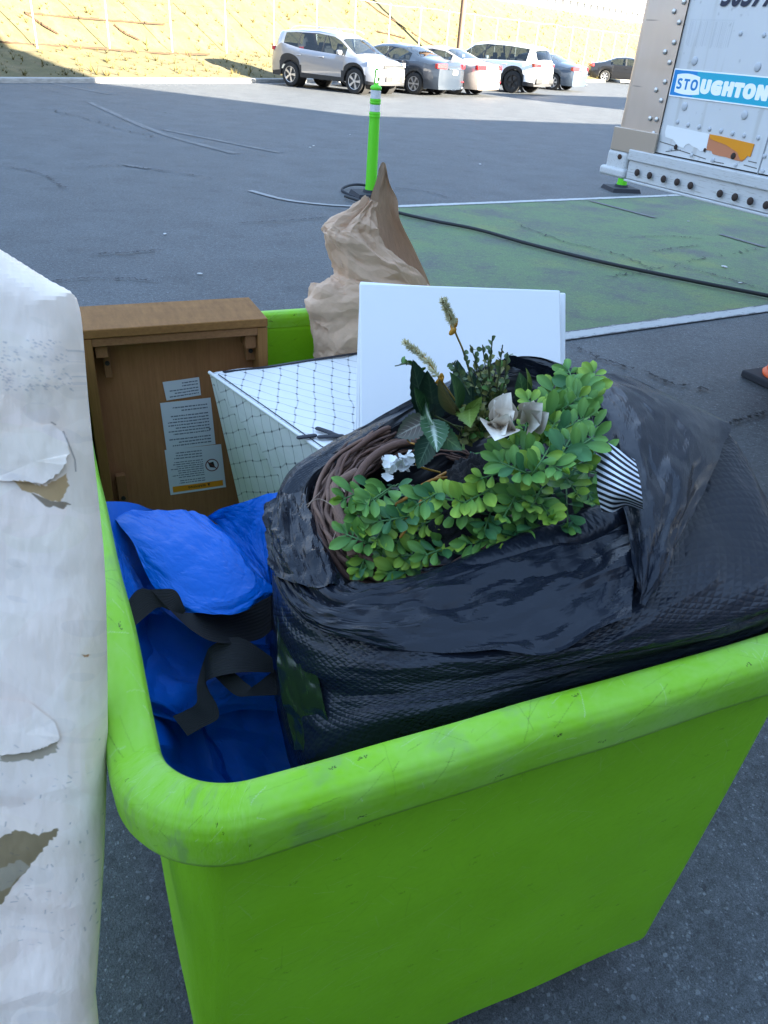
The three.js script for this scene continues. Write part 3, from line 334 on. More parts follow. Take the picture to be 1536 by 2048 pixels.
function roundRect(inset, rad, s, y = 0.9) { // point on a rounded rectangle, s in 0..1, with equal parts for corners
  const x0 = inset, x1 = binW - inset - 0.085 * clamp((0.9 - y) / 0.8), z0 = inset, z1 = binD - inset, r = Math.max(0.02, rad); const C = [[x1 - r, z0 + r, -90], [x1 - r, z1 - r, 0], [x0 + r, z1 - r, 90], [x0 + r, z0 + r, 180]];
  const f = (s % 1) * 8, k = Math.floor(f), t = f - k, c = C[Math.floor(k / 2) % 4], d = C[(Math.floor(k / 2) + 1) % 4];
  if (k % 2 === 0) { const a = (c[2] + 90 * t) * Math.PI / 180; return [c[0] + r * Math.cos(a), c[1] + r * Math.sin(a)]; }
  const a = (c[2] + 90) * Math.PI / 180, p = [c[0] + r * Math.cos(a), c[1] + r * Math.sin(a)], q = [d[0] + r * Math.cos(a), d[1] + r * Math.sin(a)]; return [mix(p[0], q[0], t), mix(p[1], q[1], t)];
}
{
  const g = thing('bulk_bin', 'lime green plastic bulk bin with a thick rounded rim, full of household goods', 'bin');
  const per = 2 * (binW + binD), N = 192;
  const shell = (prof, dense) => { const rows = []; for (let i = 0; i < prof.length - 1; i++) { const k = dense; for (let j = 0; j < k; j++) rows.push(prof[i].map((q, z) => mix(q, prof[i + 1][z], j / k))); } rows.push(prof[prof.length - 1]); const M = rows.length - 1; let acc = 0; const L = rows.map((r, i) => { if (i) acc += Math.hypot(r[0] - rows[i - 1][0], r[1] - rows[i - 1][1]); return acc; });
    const gg = grid(N, M, (s, t) => { const i = Math.round(t * M), r = rows[i]; const [x, z] = roundRect(r[0], r[2], s, r[1]); const dn = 0.003 * noise(x * 3, r[1] * 3, z * 3); const p = B(x + dn, z + dn, r[1] + 0.002 * noise(x * 4, 2, z * 4)); p.u = s * per / 1.1; p.w = L[i] / 1.1; return p; }); return weldNormals(gg, N, M, true); };
  part('body', shell([[0.42, 0.10, 0.02], [0.11, 0.10, 0.03], [0.042, 0.106, 0.04], [0.028, 0.13, 0.042], [0.024, 0.5, 0.046], [0.020, 0.85, 0.06], [0.019, 0.93, 0.07], [0.024, 0.935, 0.075], [0.0285, 0.90, 0.075], [0.034, 0.5, 0.06], [0.040, 0.17, 0.05], [0.11, 0.135, 0.05], [0.42, 0.135, 0.02]], 8), limeBody, g);
  const arc = [[0.020, 0.895, 0.07], [-0.016, 0.873, 0.12], [-0.024, 0.875, 0.125], [-0.029, 0.886, 0.13], [-0.0305, 0.922, 0.13], [-0.027, 0.938, 0.128], [-0.018, 0.948, 0.12], [-0.002, 0.9525, 0.105], [0.014, 0.953, 0.095], [0.024, 0.948, 0.088], [0.0285, 0.936, 0.082], [0.0285, 0.912, 0.08]];
  part('rim', shell(arc, 3), limeRim, g);
  const cm = std({ color: lin(0.03, 0.03, 0.03), roughness: 0.7 }), mm = std({ color: lin(0.45, 0.45, 0.45), metalness: 0.8, roughness: 0.4 });
  for (const [u, v] of [[0.2, 0.22], [0.8, 0.22], [0.2, 1.41], [0.8, 1.41]]) { const p = B(u, v, 0); const c = part('caster', rbox(0.08, 0.05, 0.06, 0.008).translate(p.x, 0.075, p.z), mm, g); part('wheel', new THREE.CylinderGeometry(0.045, 0.045, 0.03, 24).rotateX(Math.PI / 2).rotateY(BA).translate(p.x, 0.046, p.z), cm, c); }
  settle(g);
}
// ------------------------------------------------------------------ paper-wrapped slab leaning beside the bin
{
  const n = BV.clone().negate().multiplyScalar(Math.cos(24 * Math.PI / 180)).add(V3(0, Math.sin(24 * Math.PI / 180), 0)).normalize(); // face normal, leaning back
  const p0 = B(0, 0.10, 0.95), ex = BU.clone(), ey = n.clone().cross(ex).negate().normalize(); if (ey.y < 0) ey.negate();
  const toP = (px, py) => { const q = hit(px, py, p0, n).sub(p0); return [q.dot(ex), q.dot(ey)]; };
  const edge = [[0, 482], [60, 520], [100, 545], [140, 566], [155, 582], [163, 610], [167, 640], [180, 800], [196, 960], [212, 1110], [217, 1200], [220, 1350], [221, 1500], [217, 1640], [213, 1760], [205, 1900], [195, 2048]].map(([x, y]) => toP(x, y));
  const g = thing('wrapped_slab', 'tall flat slab wrapped in creased torn white paper, leaning beside the green bin', 'wrapped furniture');
  const bot = (0 - p0.y) / ey.y, lo = edge[edge.length - 1], ex1 = edge[0];
  const right = (y) => { for (let i = 4; i < edge.length - 1; i++) if (y <= edge[i][1] && y >= edge[i + 1][1]) { const t = (edge[i][1] - y) / (edge[i][1] - edge[i + 1][1]); return mix(edge[i][0], edge[i + 1][0], t); } return y > edge[4][1] ? edge[4][0] : mix(lo[0], lo[0] - 0.05, clamp((lo[1] - y) / 0.7)); };
  const top = (x) => { for (let i = 0; i < 6; i++) if (x >= edge[i][0] && x <= edge[i + 1][0]) { const t = (x - edge[i][0]) / (edge[i + 1][0] - edge[i][0]); return mix(edge[i][1], edge[i + 1][1], t); } return x < edge[0][0] ? edge[0][1] + Math.min(0.05, (edge[0][0] - x) * 0.6) : edge[6][1]; };
  const W = 0.95, TH = 0.055;
  const wr = (x, y) => { const lowk = 0.8 + 1.0 * sstep(-0.1, -0.5, y), fc = 0.010 * lowk * facet(x * 1.0 + 1 + 0.4 * y, y * 0.6 + 1, 9, 7, 4) + 0.006 * lowk * facet(x + 1 + 0.5 * y, y + 1, 20, 16, 6); const a = 0.005 * ridge(x * 3.2 + 1, y * 2.2, 1, 2) + 0.0015 * ridge(x * 8, y * 6, 4, 2) + 0.004 * fbm(x * 2, y * 1.5, 9, 2); const diag = 0.004 * Math.sin((y * 1.0 + x * 0.55) * 55 + 3 * fbm(x * 3, y * 3, 2, 2)) * sstep(-0.15, -0.55, y) * sstep(-0.25, 0.1, noise(x * 2.2, y * 3, 5)); return a * 0.6 + fc + diag; };
  const front = (x, y) => p0.clone().addScaledVector(ex, x).addScaledVector(ey, y);
  const yMin = bot + 0.03;
  const NX = 180, NY = 360;
  const face = (side) => grid(NX, NY, (s, t) => { let y = mix(yMin, 1, 0); const yy = mix(yMin, top(-0.25), t); const xr = right(yy), x0 = xr - W + W * (1 - Math.pow(1 - s, 1.6)); let y2 = Math.min(yy, top(x0)); const e = Math.min(xr - x0, top(x0) - y2 + 0.0, x0 - xr + W); const rnd = TH * (1 - Math.sqrt(clamp(1 - Math.pow(1 - clamp(e / TH), 2)))); const p = front(x0, y2).addScaledVector(n, side > 0 ? -rnd + wr(x0, y2) * clamp(e / 0.03) : -2 * TH + rnd); p.u = (x0 + 1); p.w = y2; return p; });
  // paper: off-white with brown bare patches, print specks and scuffs
  const [ta, tb] = toP(85, 960), specks = rng(31);
  const W2 = 1024, H2 = 2048, uv = (px, py) => { const [a, b] = toP(px, py); return [(a + 1) * W2, H2 - (b - yMin) / 1.6 * H2]; };
  const pm = canvasTex(W2, H2, (c) => { c.fillStyle = '#fbe8d6'; c.fillRect(0, 0, W2, H2); const r = rng(9);
    for (let k = 0; k < 500; k++) { c.fillStyle = `rgba(${150 + r() * 60},${120 + r() * 50},${80 + r() * 50},${0.02 + 0.03 * r()})`; c.beginPath(); c.ellipse(r() * W2, r() * H2, 10 + r() * 90, 8 + r() * 50, r() * 3, 0, 7); c.fill(); }
    for (let k = 0; k < 260; k++) { c.fillStyle = `rgba(90,92,100,${0.02 + 0.04 * r()})`; c.beginPath(); c.ellipse(W2 * (0.55 + 0.45 * r()), r() * H2, 3 + r() * 30, 2 + r() * 12, 0.6, 0, 7); c.fill(); }
    const poly = (l0, col) => { const list = []; l0.forEach((a, i) => { const b = l0[(i + 1) % l0.length]; for (let k = 0; k < 6; k++) { const t = k / 6, j = 7 * fbm(a[0] * 0.1 + t * 4, a[1] * 0.1, 3, 3); list.push([mix(a[0], b[0], t) + j, mix(a[1], b[1], t) + j]); } }); c.fillStyle = col; c.beginPath(); list.forEach((q, i) => { const [x, y] = uv(...q); i ? c.lineTo(x, y) : c.moveTo(x, y); }); c.closePath(); c.fill(); };
    poly([[10, 1670], [30, 1660], [75, 1668], [115, 1655], [118, 1660], [100, 1680], [80, 1705], [60, 1735], [30, 1770], [0, 1810], [-40, 1830], [-60, 1720]], '#8d7a58'); poly([[0, 1740], [40, 1720], [60, 1735], [20, 1775], [-30, 1800]], '#a2957d');
    poly([[28, 962], [55, 962], [75, 972], [100, 968], [133, 948], [138, 975], [120, 1005], [95, 1000], [70, 985], [45, 982]], '#b9986a'); poly([[60, 985], [100, 1000], [140, 1008], [130, 1018], [90, 1012]], '#8e7c66');
    poly([[0, 1504], [60, 1500], [90, 1490], [118, 1478], [112, 1500], [80, 1515], [30, 1520], [0, 1522]], '#b3a48c'); poly([[165, 1312], [182, 1313], [170, 1318]], '#b07c4c');
    c.fillStyle = 'rgba(70,74,95,0.4)'; for (const [y0, y1, n2] of [[690, 735, 70], [745, 790, 110]]) for (let k = 0; k < n2; k++) { const [x, y] = uv(-20 + r() * 180, mix(y0, y1, r()) - 10); c.save(); c.translate(x, y); c.rotate(0.7); c.globalAlpha = 0.2 + 0.4 * r(); c.fillRect(-1, -1, 1.5 + r() * 3, 1.6); c.restore(); }
    for (let k = 0; k < 110; k++) { const [x, y] = uv(-40 + r() * 250, 1480 + r() * 420); c.save(); c.translate(x, y); c.rotate(r() * 2); c.globalAlpha = 0.08 + 0.28 * r(); c.fillStyle = '#4a4a55'; c.fillRect(0, 0, 2 + r() * 6, 1.3); c.restore(); }
    c.globalAlpha = 1; c.strokeStyle = 'rgba(80,70,70,0.5)'; c.lineWidth = 1.3; for (const l of [[[102, 844], [112, 850]], [[126, 862], [134, 880]], [[134, 880], [150, 920], [152, 945]], [[115, 562], [120, 580]]]) { c.beginPath(); l.forEach((q, i) => { const [x, y] = uv(...q); i ? c.lineTo(x, y) : c.moveTo(x, y); }); c.stroke(); } });
  const crease = tex(512, 512, gray((u, v) => 0.5 + 0.45 * (1 - 2 * Math.abs(tfb(u, v, 8, 3, 3))) * 0.5 + 0.12 * tfb(u, v, 40, 6, 3)), false); crease.repeat.set(1.6, 1);
  const paper = std({ map: pm, roughness: 0.62, bumpMap: crease, bumpScale: 0.009 });
  const fg = face(1); { const u = fg.attributes.uv; for (let i = 0; i < u.count; i++) u.setXY(i, u.getX(i), (u.getY(i) - yMin) / 1.6); } part('paper_front', toCreasedNormals(fg.toNonIndexed(), 0.09), paper, g);
  const bg = face(-1); { const u = bg.attributes.uv; for (let i = 0; i < u.count; i++) u.setXY(i, u.getX(i), (u.getY(i) - yMin) / 1.6); } part('paper_back', bg, paper, g);
  // loose torn flaps of paper standing off the face
  const flap = (o0, lift, seed, name) => { const outline = []; o0.forEach((a, i) => { const b = o0[(i + 1) % o0.length]; for (let k = 0; k < 4; k++) { const t = k / 4, j = 5 * fbm(i * 1.7 + t * 3, seed, 2, 3); outline.push([mix(a[0], b[0], t) + j, mix(a[1], b[1], t) + j * 0.8, mix(a[2] ?? 0, b[2] ?? 0, t)]); } }); const P = outline.map(([x, y, k]) => { const [a, b] = toP(x, y); return front(a, b).addScaledVector(n, wr(a, b) + 0.002 + (k ?? 0) * lift); }); const c = P.reduce((s, p) => s.add(p), V3(0, 0, 0)).multiplyScalar(1 / P.length).addScaledVector(n, 0.001); const m = P.length; const gg = grid(m * 2, 8, (s, t) => { const i = Math.floor(s * m - 1e-9) % m, f = s * m - i; const e = P[(i + m) % m].clone().lerp(P[(i + 1 + m) % m], clamp(f)); const q = c.clone().lerp(e, t);  const d = q.clone().sub(p0); q.u = d.dot(ex) + 1; q.w = (d.dot(ey) - yMin) / 1.6; return q; }); return part(name, gg, paper, g); };
  
  flap([[-30, 870], [100, 845], [132, 870], [138, 905], [130, 930, 0.9], [112, 950, 1], [85, 968, 1], [55, 962, 0.8], [20, 962, 0.4], [-30, 960]], 0.004, 3, 'paper_flap');
  flap([[-30, 1390], [60, 1400], [110, 1440], [120, 1470, 0.8], [95, 1488, 1], [60, 1498, 0.9], [0, 1503, 0.7], [-30, 1500, 0.6]], 0.003, 5, 'paper_flap');
  settle(g);
}
// ------------------------------------------------------------------ wooden cabinet carcass with labels
const woodTex = (seed, a, b, sx) => tex(512, 512, (u, v) => { const g = tfb(u * 1, v * 0.08, sx, seed, 4), f = tfb(u, v * 0.15, 120, seed + 3, 2), d = tfb(u, v, 4, seed + 7, 3); const t = clamp(0.5 + 0.8 * g + 0.25 * f + 0.4 * d); return a.map((q, z) => 255 * Math.pow(clamp(mix(q, b[z], t) * (1 + 0.08 * f)), 1 / 2.2)); });
{
  const g = thing('wooden_cabinet', 'open-backed brown wooden cabinet on its side with three stickers, inside the bin', 'cabinet');
  const V0 = 1.36, rail = phys({ specularIntensity: 0.08, map: woodTex(2, [0.19, 0.085, 0.027], [0.28, 0.135, 0.043], 26), roughness: 0.55 }), inner = phys({ specularIntensity: 0.08, map: woodTex(5, [0.27, 0.120, 0.050], [0.35, 0.160, 0.068], 40), roughness: 0.6 }), block = phys({ specularIntensity: 0.08, map: woodTex(8, [0.19, 0.085, 0.034], [0.27, 0.13, 0.055], 30), roughness: 0.6 });
  const TL = toB(onV(160, 645, V0)), TR = toB(onV(536, 652, V0)); const u0 = TL[0] - 0.012, u1 = TR[0], yt = (TL[2] + TR[2]) / 2, yb = 0.30, dep = 0.19;
  const put = (name, w, h, d, u, v, y, m, parent = g, r = 0.003) => { const o = part(name, rbox(w, h, d, r), m, parent); o.applyMatrix4(basisM(B(u, v, y), BU, V3(0, 1, 0), BV.clone().negate())); return o; };
  const uc = (u0 + u1) / 2, w = u1 - u0, rw = 0.026;
  put('top_board', w, 0.022, dep, uc, V0 + dep / 2, yt - 0.011, rail); put('side_board', rw, yt - yb - 0.024, dep, u0 + rw / 2 + 0.006, V0 + dep / 2 + 0.002, (yt + yb) / 2 - 0.012, rail); put('side_board', rw, yt - yb - 0.024, dep, u1 - rw / 2, V0 + dep / 2 + 0.003, (yt + yb) / 2 - 0.012, rail);
  put('base_board', w, 0.022, dep, uc, V0 + dep / 2, yb, rail); put('front_lip', w - 0.05, 0.022, 0.03, uc, V0 + 0.02, yt - 0.034, block);
  put('back_panel', w - 0.05, yt - yb - 0.04, 0.012, uc, V0 + 0.075, (yt + yb) / 2, inner);
  put('corner_block', 0.03, 0.03, 0.05, u0 + 0.052, V0 + 0.042, yt - 0.063, block); put('corner_block', 0.03, 0.036, 0.05, u1 - 0.042, V0 + 0.042, yt - 0.066, block);
  const hole = new THREE.CylinderGeometry(0.006, 0.006, 0.004, 12).rotateX(Math.PI / 2), hm = std({ color: lin(0.012, 0.01, 0.008) });
  for (const [px, py, W, H] of [[265, 662, 0.10, 0.018], [452, 660, 0.085, 0.018], [212, 725, 0.018, 0.10], [502, 700, 0.026, 0.075], [245, 998, 0.026, 0.12]]) { const q = toB(onV(px, py, V0 + 0.02)); const o = put('cleat', W, H, 0.02, q[0] + 0.004, V0 + 0.052, q[2], block); const c = part('screw_hole', hole, hm, o); c.position.set(W > H ? 0.01 : 0, W > H ? 0 : -0.01, 0.0115); }
  // stickers, upside down
  const lab = (pts, draw, wpx, hpx, name, label) => { const P = pts.map(([x, y]) => hit(x, y, B(0, V0 + 0.068, 0), BV)); const t = canvasTex(wpx, hpx, (c) => { c.fillStyle = '#c9ccd4'; c.fillRect(0, 0, wpx, hpx); c.save(); c.translate(wpx, hpx); c.rotate(Math.PI); draw(c, wpx, hpx); c.restore(); }); const gg = grid(6, 6, (s, tt) => { const a = P[0].clone().lerp(P[1], s), b = P[3].clone().lerp(P[2], s); const q = b.lerp(a, tt).addScaledVector(BV, -0.0008 + 0.0003 * Math.sin(s * 9)); q.u = s; q.w = tt; return q; }); const m = part(name, gg, std({ map: t, roughness: 0.5 }), g); m.userData.label = label; };
  const lines = (c, x, y, n, w, s, seed, bold) => { const r = rng(seed); c.fillStyle = '#3a4256'; c.font = (bold ? 'bold ' : '') + s * 0.82 + 'px sans-serif'; for (let i = 0; i < n; i++) { let xx = x; const end = x + w * (0.75 + 0.25 * r()); while (xx < end) { const l = 6 + r() * 22; c.globalAlpha = 0.8; c.fillRect(xx, y + i * s + (r() - .5) * 1.4, Math.min(l, end - xx), s * 0.36); xx += l + 4; } } c.globalAlpha = 1; };
  lab([[325, 764], [398, 754], [402, 790], [333, 801]], (c, w, h) => { lines(c, 14, 16, 3, w * 0.9, 20, 3); lines(c, 14, 80, 2, w * 0.45, 20, 4); }, 256, 128, 'address_sticker', 'small white sticker with five lines of print');
  lab([[320, 806], [421, 795], [431, 888], [333, 900]], (c, w, h) => { lines(c, 26, 20, 3, w * 0.85, 22, 5); lines(c, 26, 100, 7, w * 0.84, 21, 6); lines(c, 26, 262, 2, w * 0.7, 22, 7, true); c.fillStyle = '#2a3040'; c.beginPath(); c.moveTo(18, 118); c.lineTo(34, 118); c.lineTo(26, 104); c.fill(); }, 320, 330, 'text_sticker', 'white sticker filled with lines of print');
  lab([[329, 900], [442, 888], [452, 974], [341, 990]], (c, w, h) => { c.fillStyle = '#d98a1e'; c.fillRect(16, 14, w - 34, 38); c.fillStyle = '#2a2320'; c.font = 'bold 22px sans-serif'; c.fillText('WARNING', w * 0.36, 41); c.beginPath(); c.moveTo(w * 0.28, 44); c.lineTo(w * 0.33, 44); c.lineTo(w * 0.305, 22); c.fill(); lines(c, w * 0.36, 66, 2, w * 0.58, 15, 8); lines(c, w * 0.36, 104, 8, w * 0.58, 14, 9); lines(c, w * 0.36, 226, 3, w * 0.56, 17, 11, true);
    c.strokeStyle = '#5d1f26'; c.lineWidth = 6; c.beginPath(); c.arc(70, 160, 38, 0, 7); c.stroke(); c.fillStyle = '#20161a'; c.beginPath(); c.moveTo(52, 140); c.lineTo(84, 148); c.lineTo(92, 176); c.lineTo(60, 182); c.fill(); c.beginPath(); c.moveTo(44, 134); c.lineTo(98, 188); c.stroke(); }, 340, 290, 'warning_sticker', 'white sticker with an orange warning band and a round red prohibition sign');
  settle(g);
}
// ------------------------------------------------------------------ fabric storage box with a lattice print
{
  const g = thing('storage_box', 'white fabric storage box printed with a grey diamond lattice, zipped lid', 'storage box'); const h = 0.90;
  const c0 = onY(418, 742, h), c1 = onY(657, 908, h), c3b = onY(715, 704, h); const ex = c3b.clone().sub(c0).normalize(), ez = c1.clone().sub(c0).normalize(); const Lx = 0.44, Lz = c0.distanceTo(c1);
  const sk = tex(1024, 1024, (u, v) => { const sw = 0.018 * tfb(u, v, 4, 3, 2); const a = (u + v * 0.62 + sw) * 12, b = (u - v * 0.62 + sw) * 12; const da = Math.abs(a - Math.round(a)), db = Math.abs(b - Math.round(b)); const l1 = sstep(0.05, 0.02, da), l2 = sstep(0.032, 0.012, db); const dot = sstep(0.10, 0.06, Math.hypot(da, db)); const w = 0.72 * (1 + 0.04 * tfb(u, v, 30, 2, 3)); const k = [w, w, w * 0.98]; const ink = clamp(l1 * 0.33 + l2 * 0.6 + dot * 0.7); return k.map((q, z) => 255 * Math.pow(mix(q, [0.05, 0.055, 0.07][z], ink), 1 / 2.2)); });
  const fm = std({ map: sk, roughness: 0.75, bumpMap: tex(256, 256, gray((u, v) => 0.5 + 0.4 * tfb(u, v, 4, 2, 3)), false), bumpScale: 0.006 });
  const P = (s, t, y) => c0.clone().addScaledVector(ex, s * Lx + (h - y) * 0.16 * (1 - s * 1.5)).addScaledVector(ez, t * Lz).setY(y);
  const sag = (s, t) => -0.010 * Math.sin(s * Math.PI) * Math.sin(t * Math.PI) + 0.004 * fbm(s * 4, t * 4, 2, 3);
  part('lid', grid(40, 40, (s, t) => { const e = Math.min(s, 1 - s, t, 1 - t), p = P(s, t, h + sag(s, t) - 0.008 * Math.pow(1 - clamp(e / 0.03), 2)); p.u = s * 0.75; p.w = t * 0.9; return p; }), fm, g);
  const side = (f, L) => grid(40, 30, (s, t) => { const p = f(s, mix(h - 0.008, 0.42, t)); p.u = s * L / 0.6 + 0.05; p.w = t * 0.8; return p; }); const inn = (s, y) => 0.006 * fbm(s * 5, y * 8, 1, 3) * sstep(0, 0.1, Math.min(s, 1 - s));
  const fs = std({ map: sk.clone(), roughness: 0.75 }); fs.map.rotation = 0.5; fs.map.needsUpdate = true; fs.bumpMap = fm.bumpMap; fs.bumpScale = 0.006;
  part('side_panel', side((s, y) => P(inn(s, y), s, y), Lz), fs, g); part('side_panel', side((s, y) => P(s, 1 + inn(s, y), y), Lx), fs, g); part('side_panel', side((s, y) => P(1 + inn(s, y), s, y), Lz), fs, g); part('side_panel', side((s, y) => P(s, inn(s, y), y), Lx), fs, g);
  part('bottom_panel', grid(4, 4, (s, t) => P(s, t, 0.42)), fs, g);
  const pipe = std({ color: lin(0.7, 0.7, 0.68), roughness: 0.7 }), zip = std({ color: lin(0.014, 0.015, 0.022), roughness: 0.6 });
  part('piping', tube([P(0, 0, h - 0.004), P(0, 0.5, h - 0.004), P(0.0, 1, h - 0.004)], 0.0045, 40, 8), pipe, g); part('piping', tube([P(0, 1, h - 0.004), P(0.5, 1, h - 0.004), P(1, 1, h - 0.004)], 0.0045, 40, 8), pipe, g);
  part('zip', ribbon([0.06, 0.3, 0.6, 0.97].map((s) => ({ p: P(s, 0.045 - 0.01 * s, h + sag(s, 0.05) + 0.002), s: ez.clone() })), 0.0045, 0.0012), zip, g);
  part('zip', tube([P(0.02, 0.06, h + 0.001), P(0.02, 0.5, h + 0.001), P(0.02, 0.97, h - 0.001)], 0.0013, 40, 5), zip, g); part('zip', tube([P(0.02, 0.97, h), P(0.12, 0.975, h + 0.001), P(0.4, 0.97, h + 0.001)], 0.0018, 40, 5), zip, g);
  const pull = (a, b, name) => { const A = onY(a[0], a[1], h + 0.006), Bb = onY(b[0], b[1], h + 0.006), e = Bb.clone().sub(A), L = e.length(); const gg = new THREE.CapsuleGeometry(0.007, L, 6, 12).rotateZ(Math.PI / 2).scale(1, 0.5, 1); const m = part(name, gg, zip, g); m.applyMatrix4(basisM(A.clone().add(Bb).multiplyScalar(0.5), e.normalize(), V3(0, 1, 0), e.clone().cross(V3(0, 1, 0)).normalize())); };
  pull([599, 875], [628, 871], 'zip_pull'); pull([636, 857], [660, 865], 'zip_pull'); pull([640, 874], [683, 872], 'zip_slider'); pull([660, 866], [676, 872], 'zip_slider'); settle(g);
}
// ------------------------------------------------------------------ white boards
{
  const wm = std({ color: lin(0.74, 0.75, 0.75), roughness: 0.42, bumpMap: tex(256, 256, gray((u, v) => 0.5 + 0.4 * tfb(u, v, 6, 4, 3)), false), bumpScale: 0.0006 });
  const board = (a, b, h, lean, twist, th, H, label) => { const p = onY(a[0], a[1], h), e = onY(b[0], b[1], h).sub(p), w = e.length(), ex = e.normalize(); const bk = V3(ex.z, 0, -ex.x); if (bk.dot(BV) < 0) bk.negate(); const ey = bk.multiplyScalar(Math.sin(lean)).add(V3(0, Math.cos(lean), 0)).addScaledVector(ex, twist).normalize(), ez = ex.clone().cross(ey).normalize(); const m = single('white_board', rbox(w, H, th, 0.004, 3), wm, label, 'board', 'white boards standing in the bin'); m.applyMatrix4(basisM(p.clone().addScaledVector(ex, w / 2).addScaledVector(ey, -H / 2).addScaledVector(ez, -th / 2), ex, ey, ez)); return m; };
  board([719, 566], [1121, 580], 1.20, 0.60, 0.0, 0.010, 0.36, 'smooth white board at the front of the stack, facing the plants');
  board([721, 566], [1134, 583], 1.187, 0.60, 0.02, 0.010, 0.36, 'white board in the middle of the stack between two others');
  board([724, 568], [1136, 586], 1.174, 0.60, 0.05, 0.010, 0.36, 'white board at the back of the stack, lying on the storage box');
}
const crisp = (...a) => toCreasedNormals(patch(...a).toNonIndexed(), 0.2); // a sheet that keeps its creases sharp
// ------------------------------------------------------------------ crumpled brown paper bag
{
  const g = thing('paper_bag', 'crumpled brown paper bag standing open behind the white boards', 'paper bag'); const kraft = std({ map: tex(512, 512, (u, v) => { const a = tfb(u, v, 10, 3, 4), f = tfb(u * 0.3, v, 160, 5, 2), k = 1 + 0.14 * a + 0.08 * f; return [0.55 * k, 0.37 * k, 0.245 * k].map((q) => 255 * Math.pow(clamp(q), 1 / 2.2)); }), roughness: 0.8, bumpMap: tex(512, 512, gray((u, v) => 0.5 + 0.4 * (1 - 2 * Math.abs(tfb(u, v, 9, 4, 3)))), false), bumpScale: 0.0025 });
  const V0 = 1.44, pp = (x, y, dv = 0) => onV(x, y, V0 + dv);
  // [left px, right px, half depth, front offset]
  const rows = [[632, 725, 705, 712, 0.06], [630, 690, 800, 690, 0.07], [628, 642, 830, 650, 0.08], [612, 606, 850, 625, 0.085], [625, 572, 862, 600, 0.085], [664, 560, 862, 572, 0.08], [672, 545, 845, 560, 0.075], [655, 500, 800, 525, 0.065], [641, 462, 762, 492, 0.055], [650, 450, 745, 455, 0.04], [700, 428, 741, 418, 0.02], [736, 402, 744, 400, 0.006]];
  const M = rows.length, cru = (q, u, w) => 0.034 * facet(u / 1.5, w / 1.2, 9, 8, 3, true) + 0.016 * facet(u / 1.5, w / 1.2, 20, 18, 5, true) + 0.005 * facet(u / 1.5, w / 1.2, 44, 40, 8, true);
  const L = rows.map((r) => pp(r[0], r[1])), Rr = rows.map((r) => pp(r[2], r[3]));
  const gg = grid(150, 170, (s, t) => { const f = t * (M - 1), i = Math.min(M - 2, Math.floor(f)), k = f - i; const a = L[i].clone().lerp(L[i + 1], k), b = Rr[i].clone().lerp(Rr[i + 1], k), d = mix(rows[i][4], rows[i + 1][4], k); const th = s * Math.PI * 2, c = Math.cos(th), sn = Math.sin(th); const q = a.clone().add(b).multiplyScalar(0.5).addScaledVector(b.clone().sub(a), 0.5 * Math.sign(c) * Math.pow(Math.abs(c), 0.7)).addScaledVector(BV, d * Math.sign(sn) * Math.pow(Math.abs(sn), 0.7)); q.u = s * 1.5; q.w = t * 1.2; return q; });
  displace(gg, cru); weldNormals(gg, 150, 170, true); part('crumpled_front', toCreasedNormals(gg.toNonIndexed(), 0.22), kraft, g);
  // the tall back panel and its inner face
  const bk = [[pp(700, 640, 0.05), pp(800, 640, 0.06), pp(880, 640, 0.05)], [pp(735, 560, 0.05), pp(805, 562, 0.07), pp(861, 572, 0.05)], [pp(745, 500, 0.05), pp(790, 505, 0.08), pp(832, 506, 0.05)], [pp(744, 440, 0.045), pp(775, 440, 0.07), pp(801, 440, 0.045)], [pp(741, 400, 0.02), pp(765, 400, 0.055), pp(795, 400, 0.04)], [pp(755, 355, 0.01), pp(770, 360, 0.045), pp(780, 368, 0.035)], [pp(763, 327, 0.0), pp(767, 324, 0.02), pp(771, 328, 0.03)]];
  part('back_panel', patch(bk, 30, 60, false, (q, u, w) => 0.006 * facet(u, w, 3, 6, 2)), kraft, g);
  const fold = [[pp(741, 402, -0.005), pp(752, 404, 0.01), pp(757, 404, 0.04)], [pp(748, 375, -0.01), pp(755, 375, 0.01), pp(760, 378, 0.03)], [pp(763, 327, -0.004), pp(764, 328, 0.0), pp(766, 329, 0.01)]];
  part('gusset', patch(fold, 10, 20), kraft, g);
  const edge = [[pp(742, 402, 0), pp(742, 455, -0.01), pp(762, 500, -0.01), pp(800, 542, 0), pp(848, 572, 0.01)], [pp(748, 402, 0.01), pp(752, 455, 0.01), pp(774, 500, 0.012), pp(812, 538, 0.02), pp(858, 572, 0.03)]];
  part('folded_edge', patch(edge, 40, 4), kraft, g);
  settle(g);
}
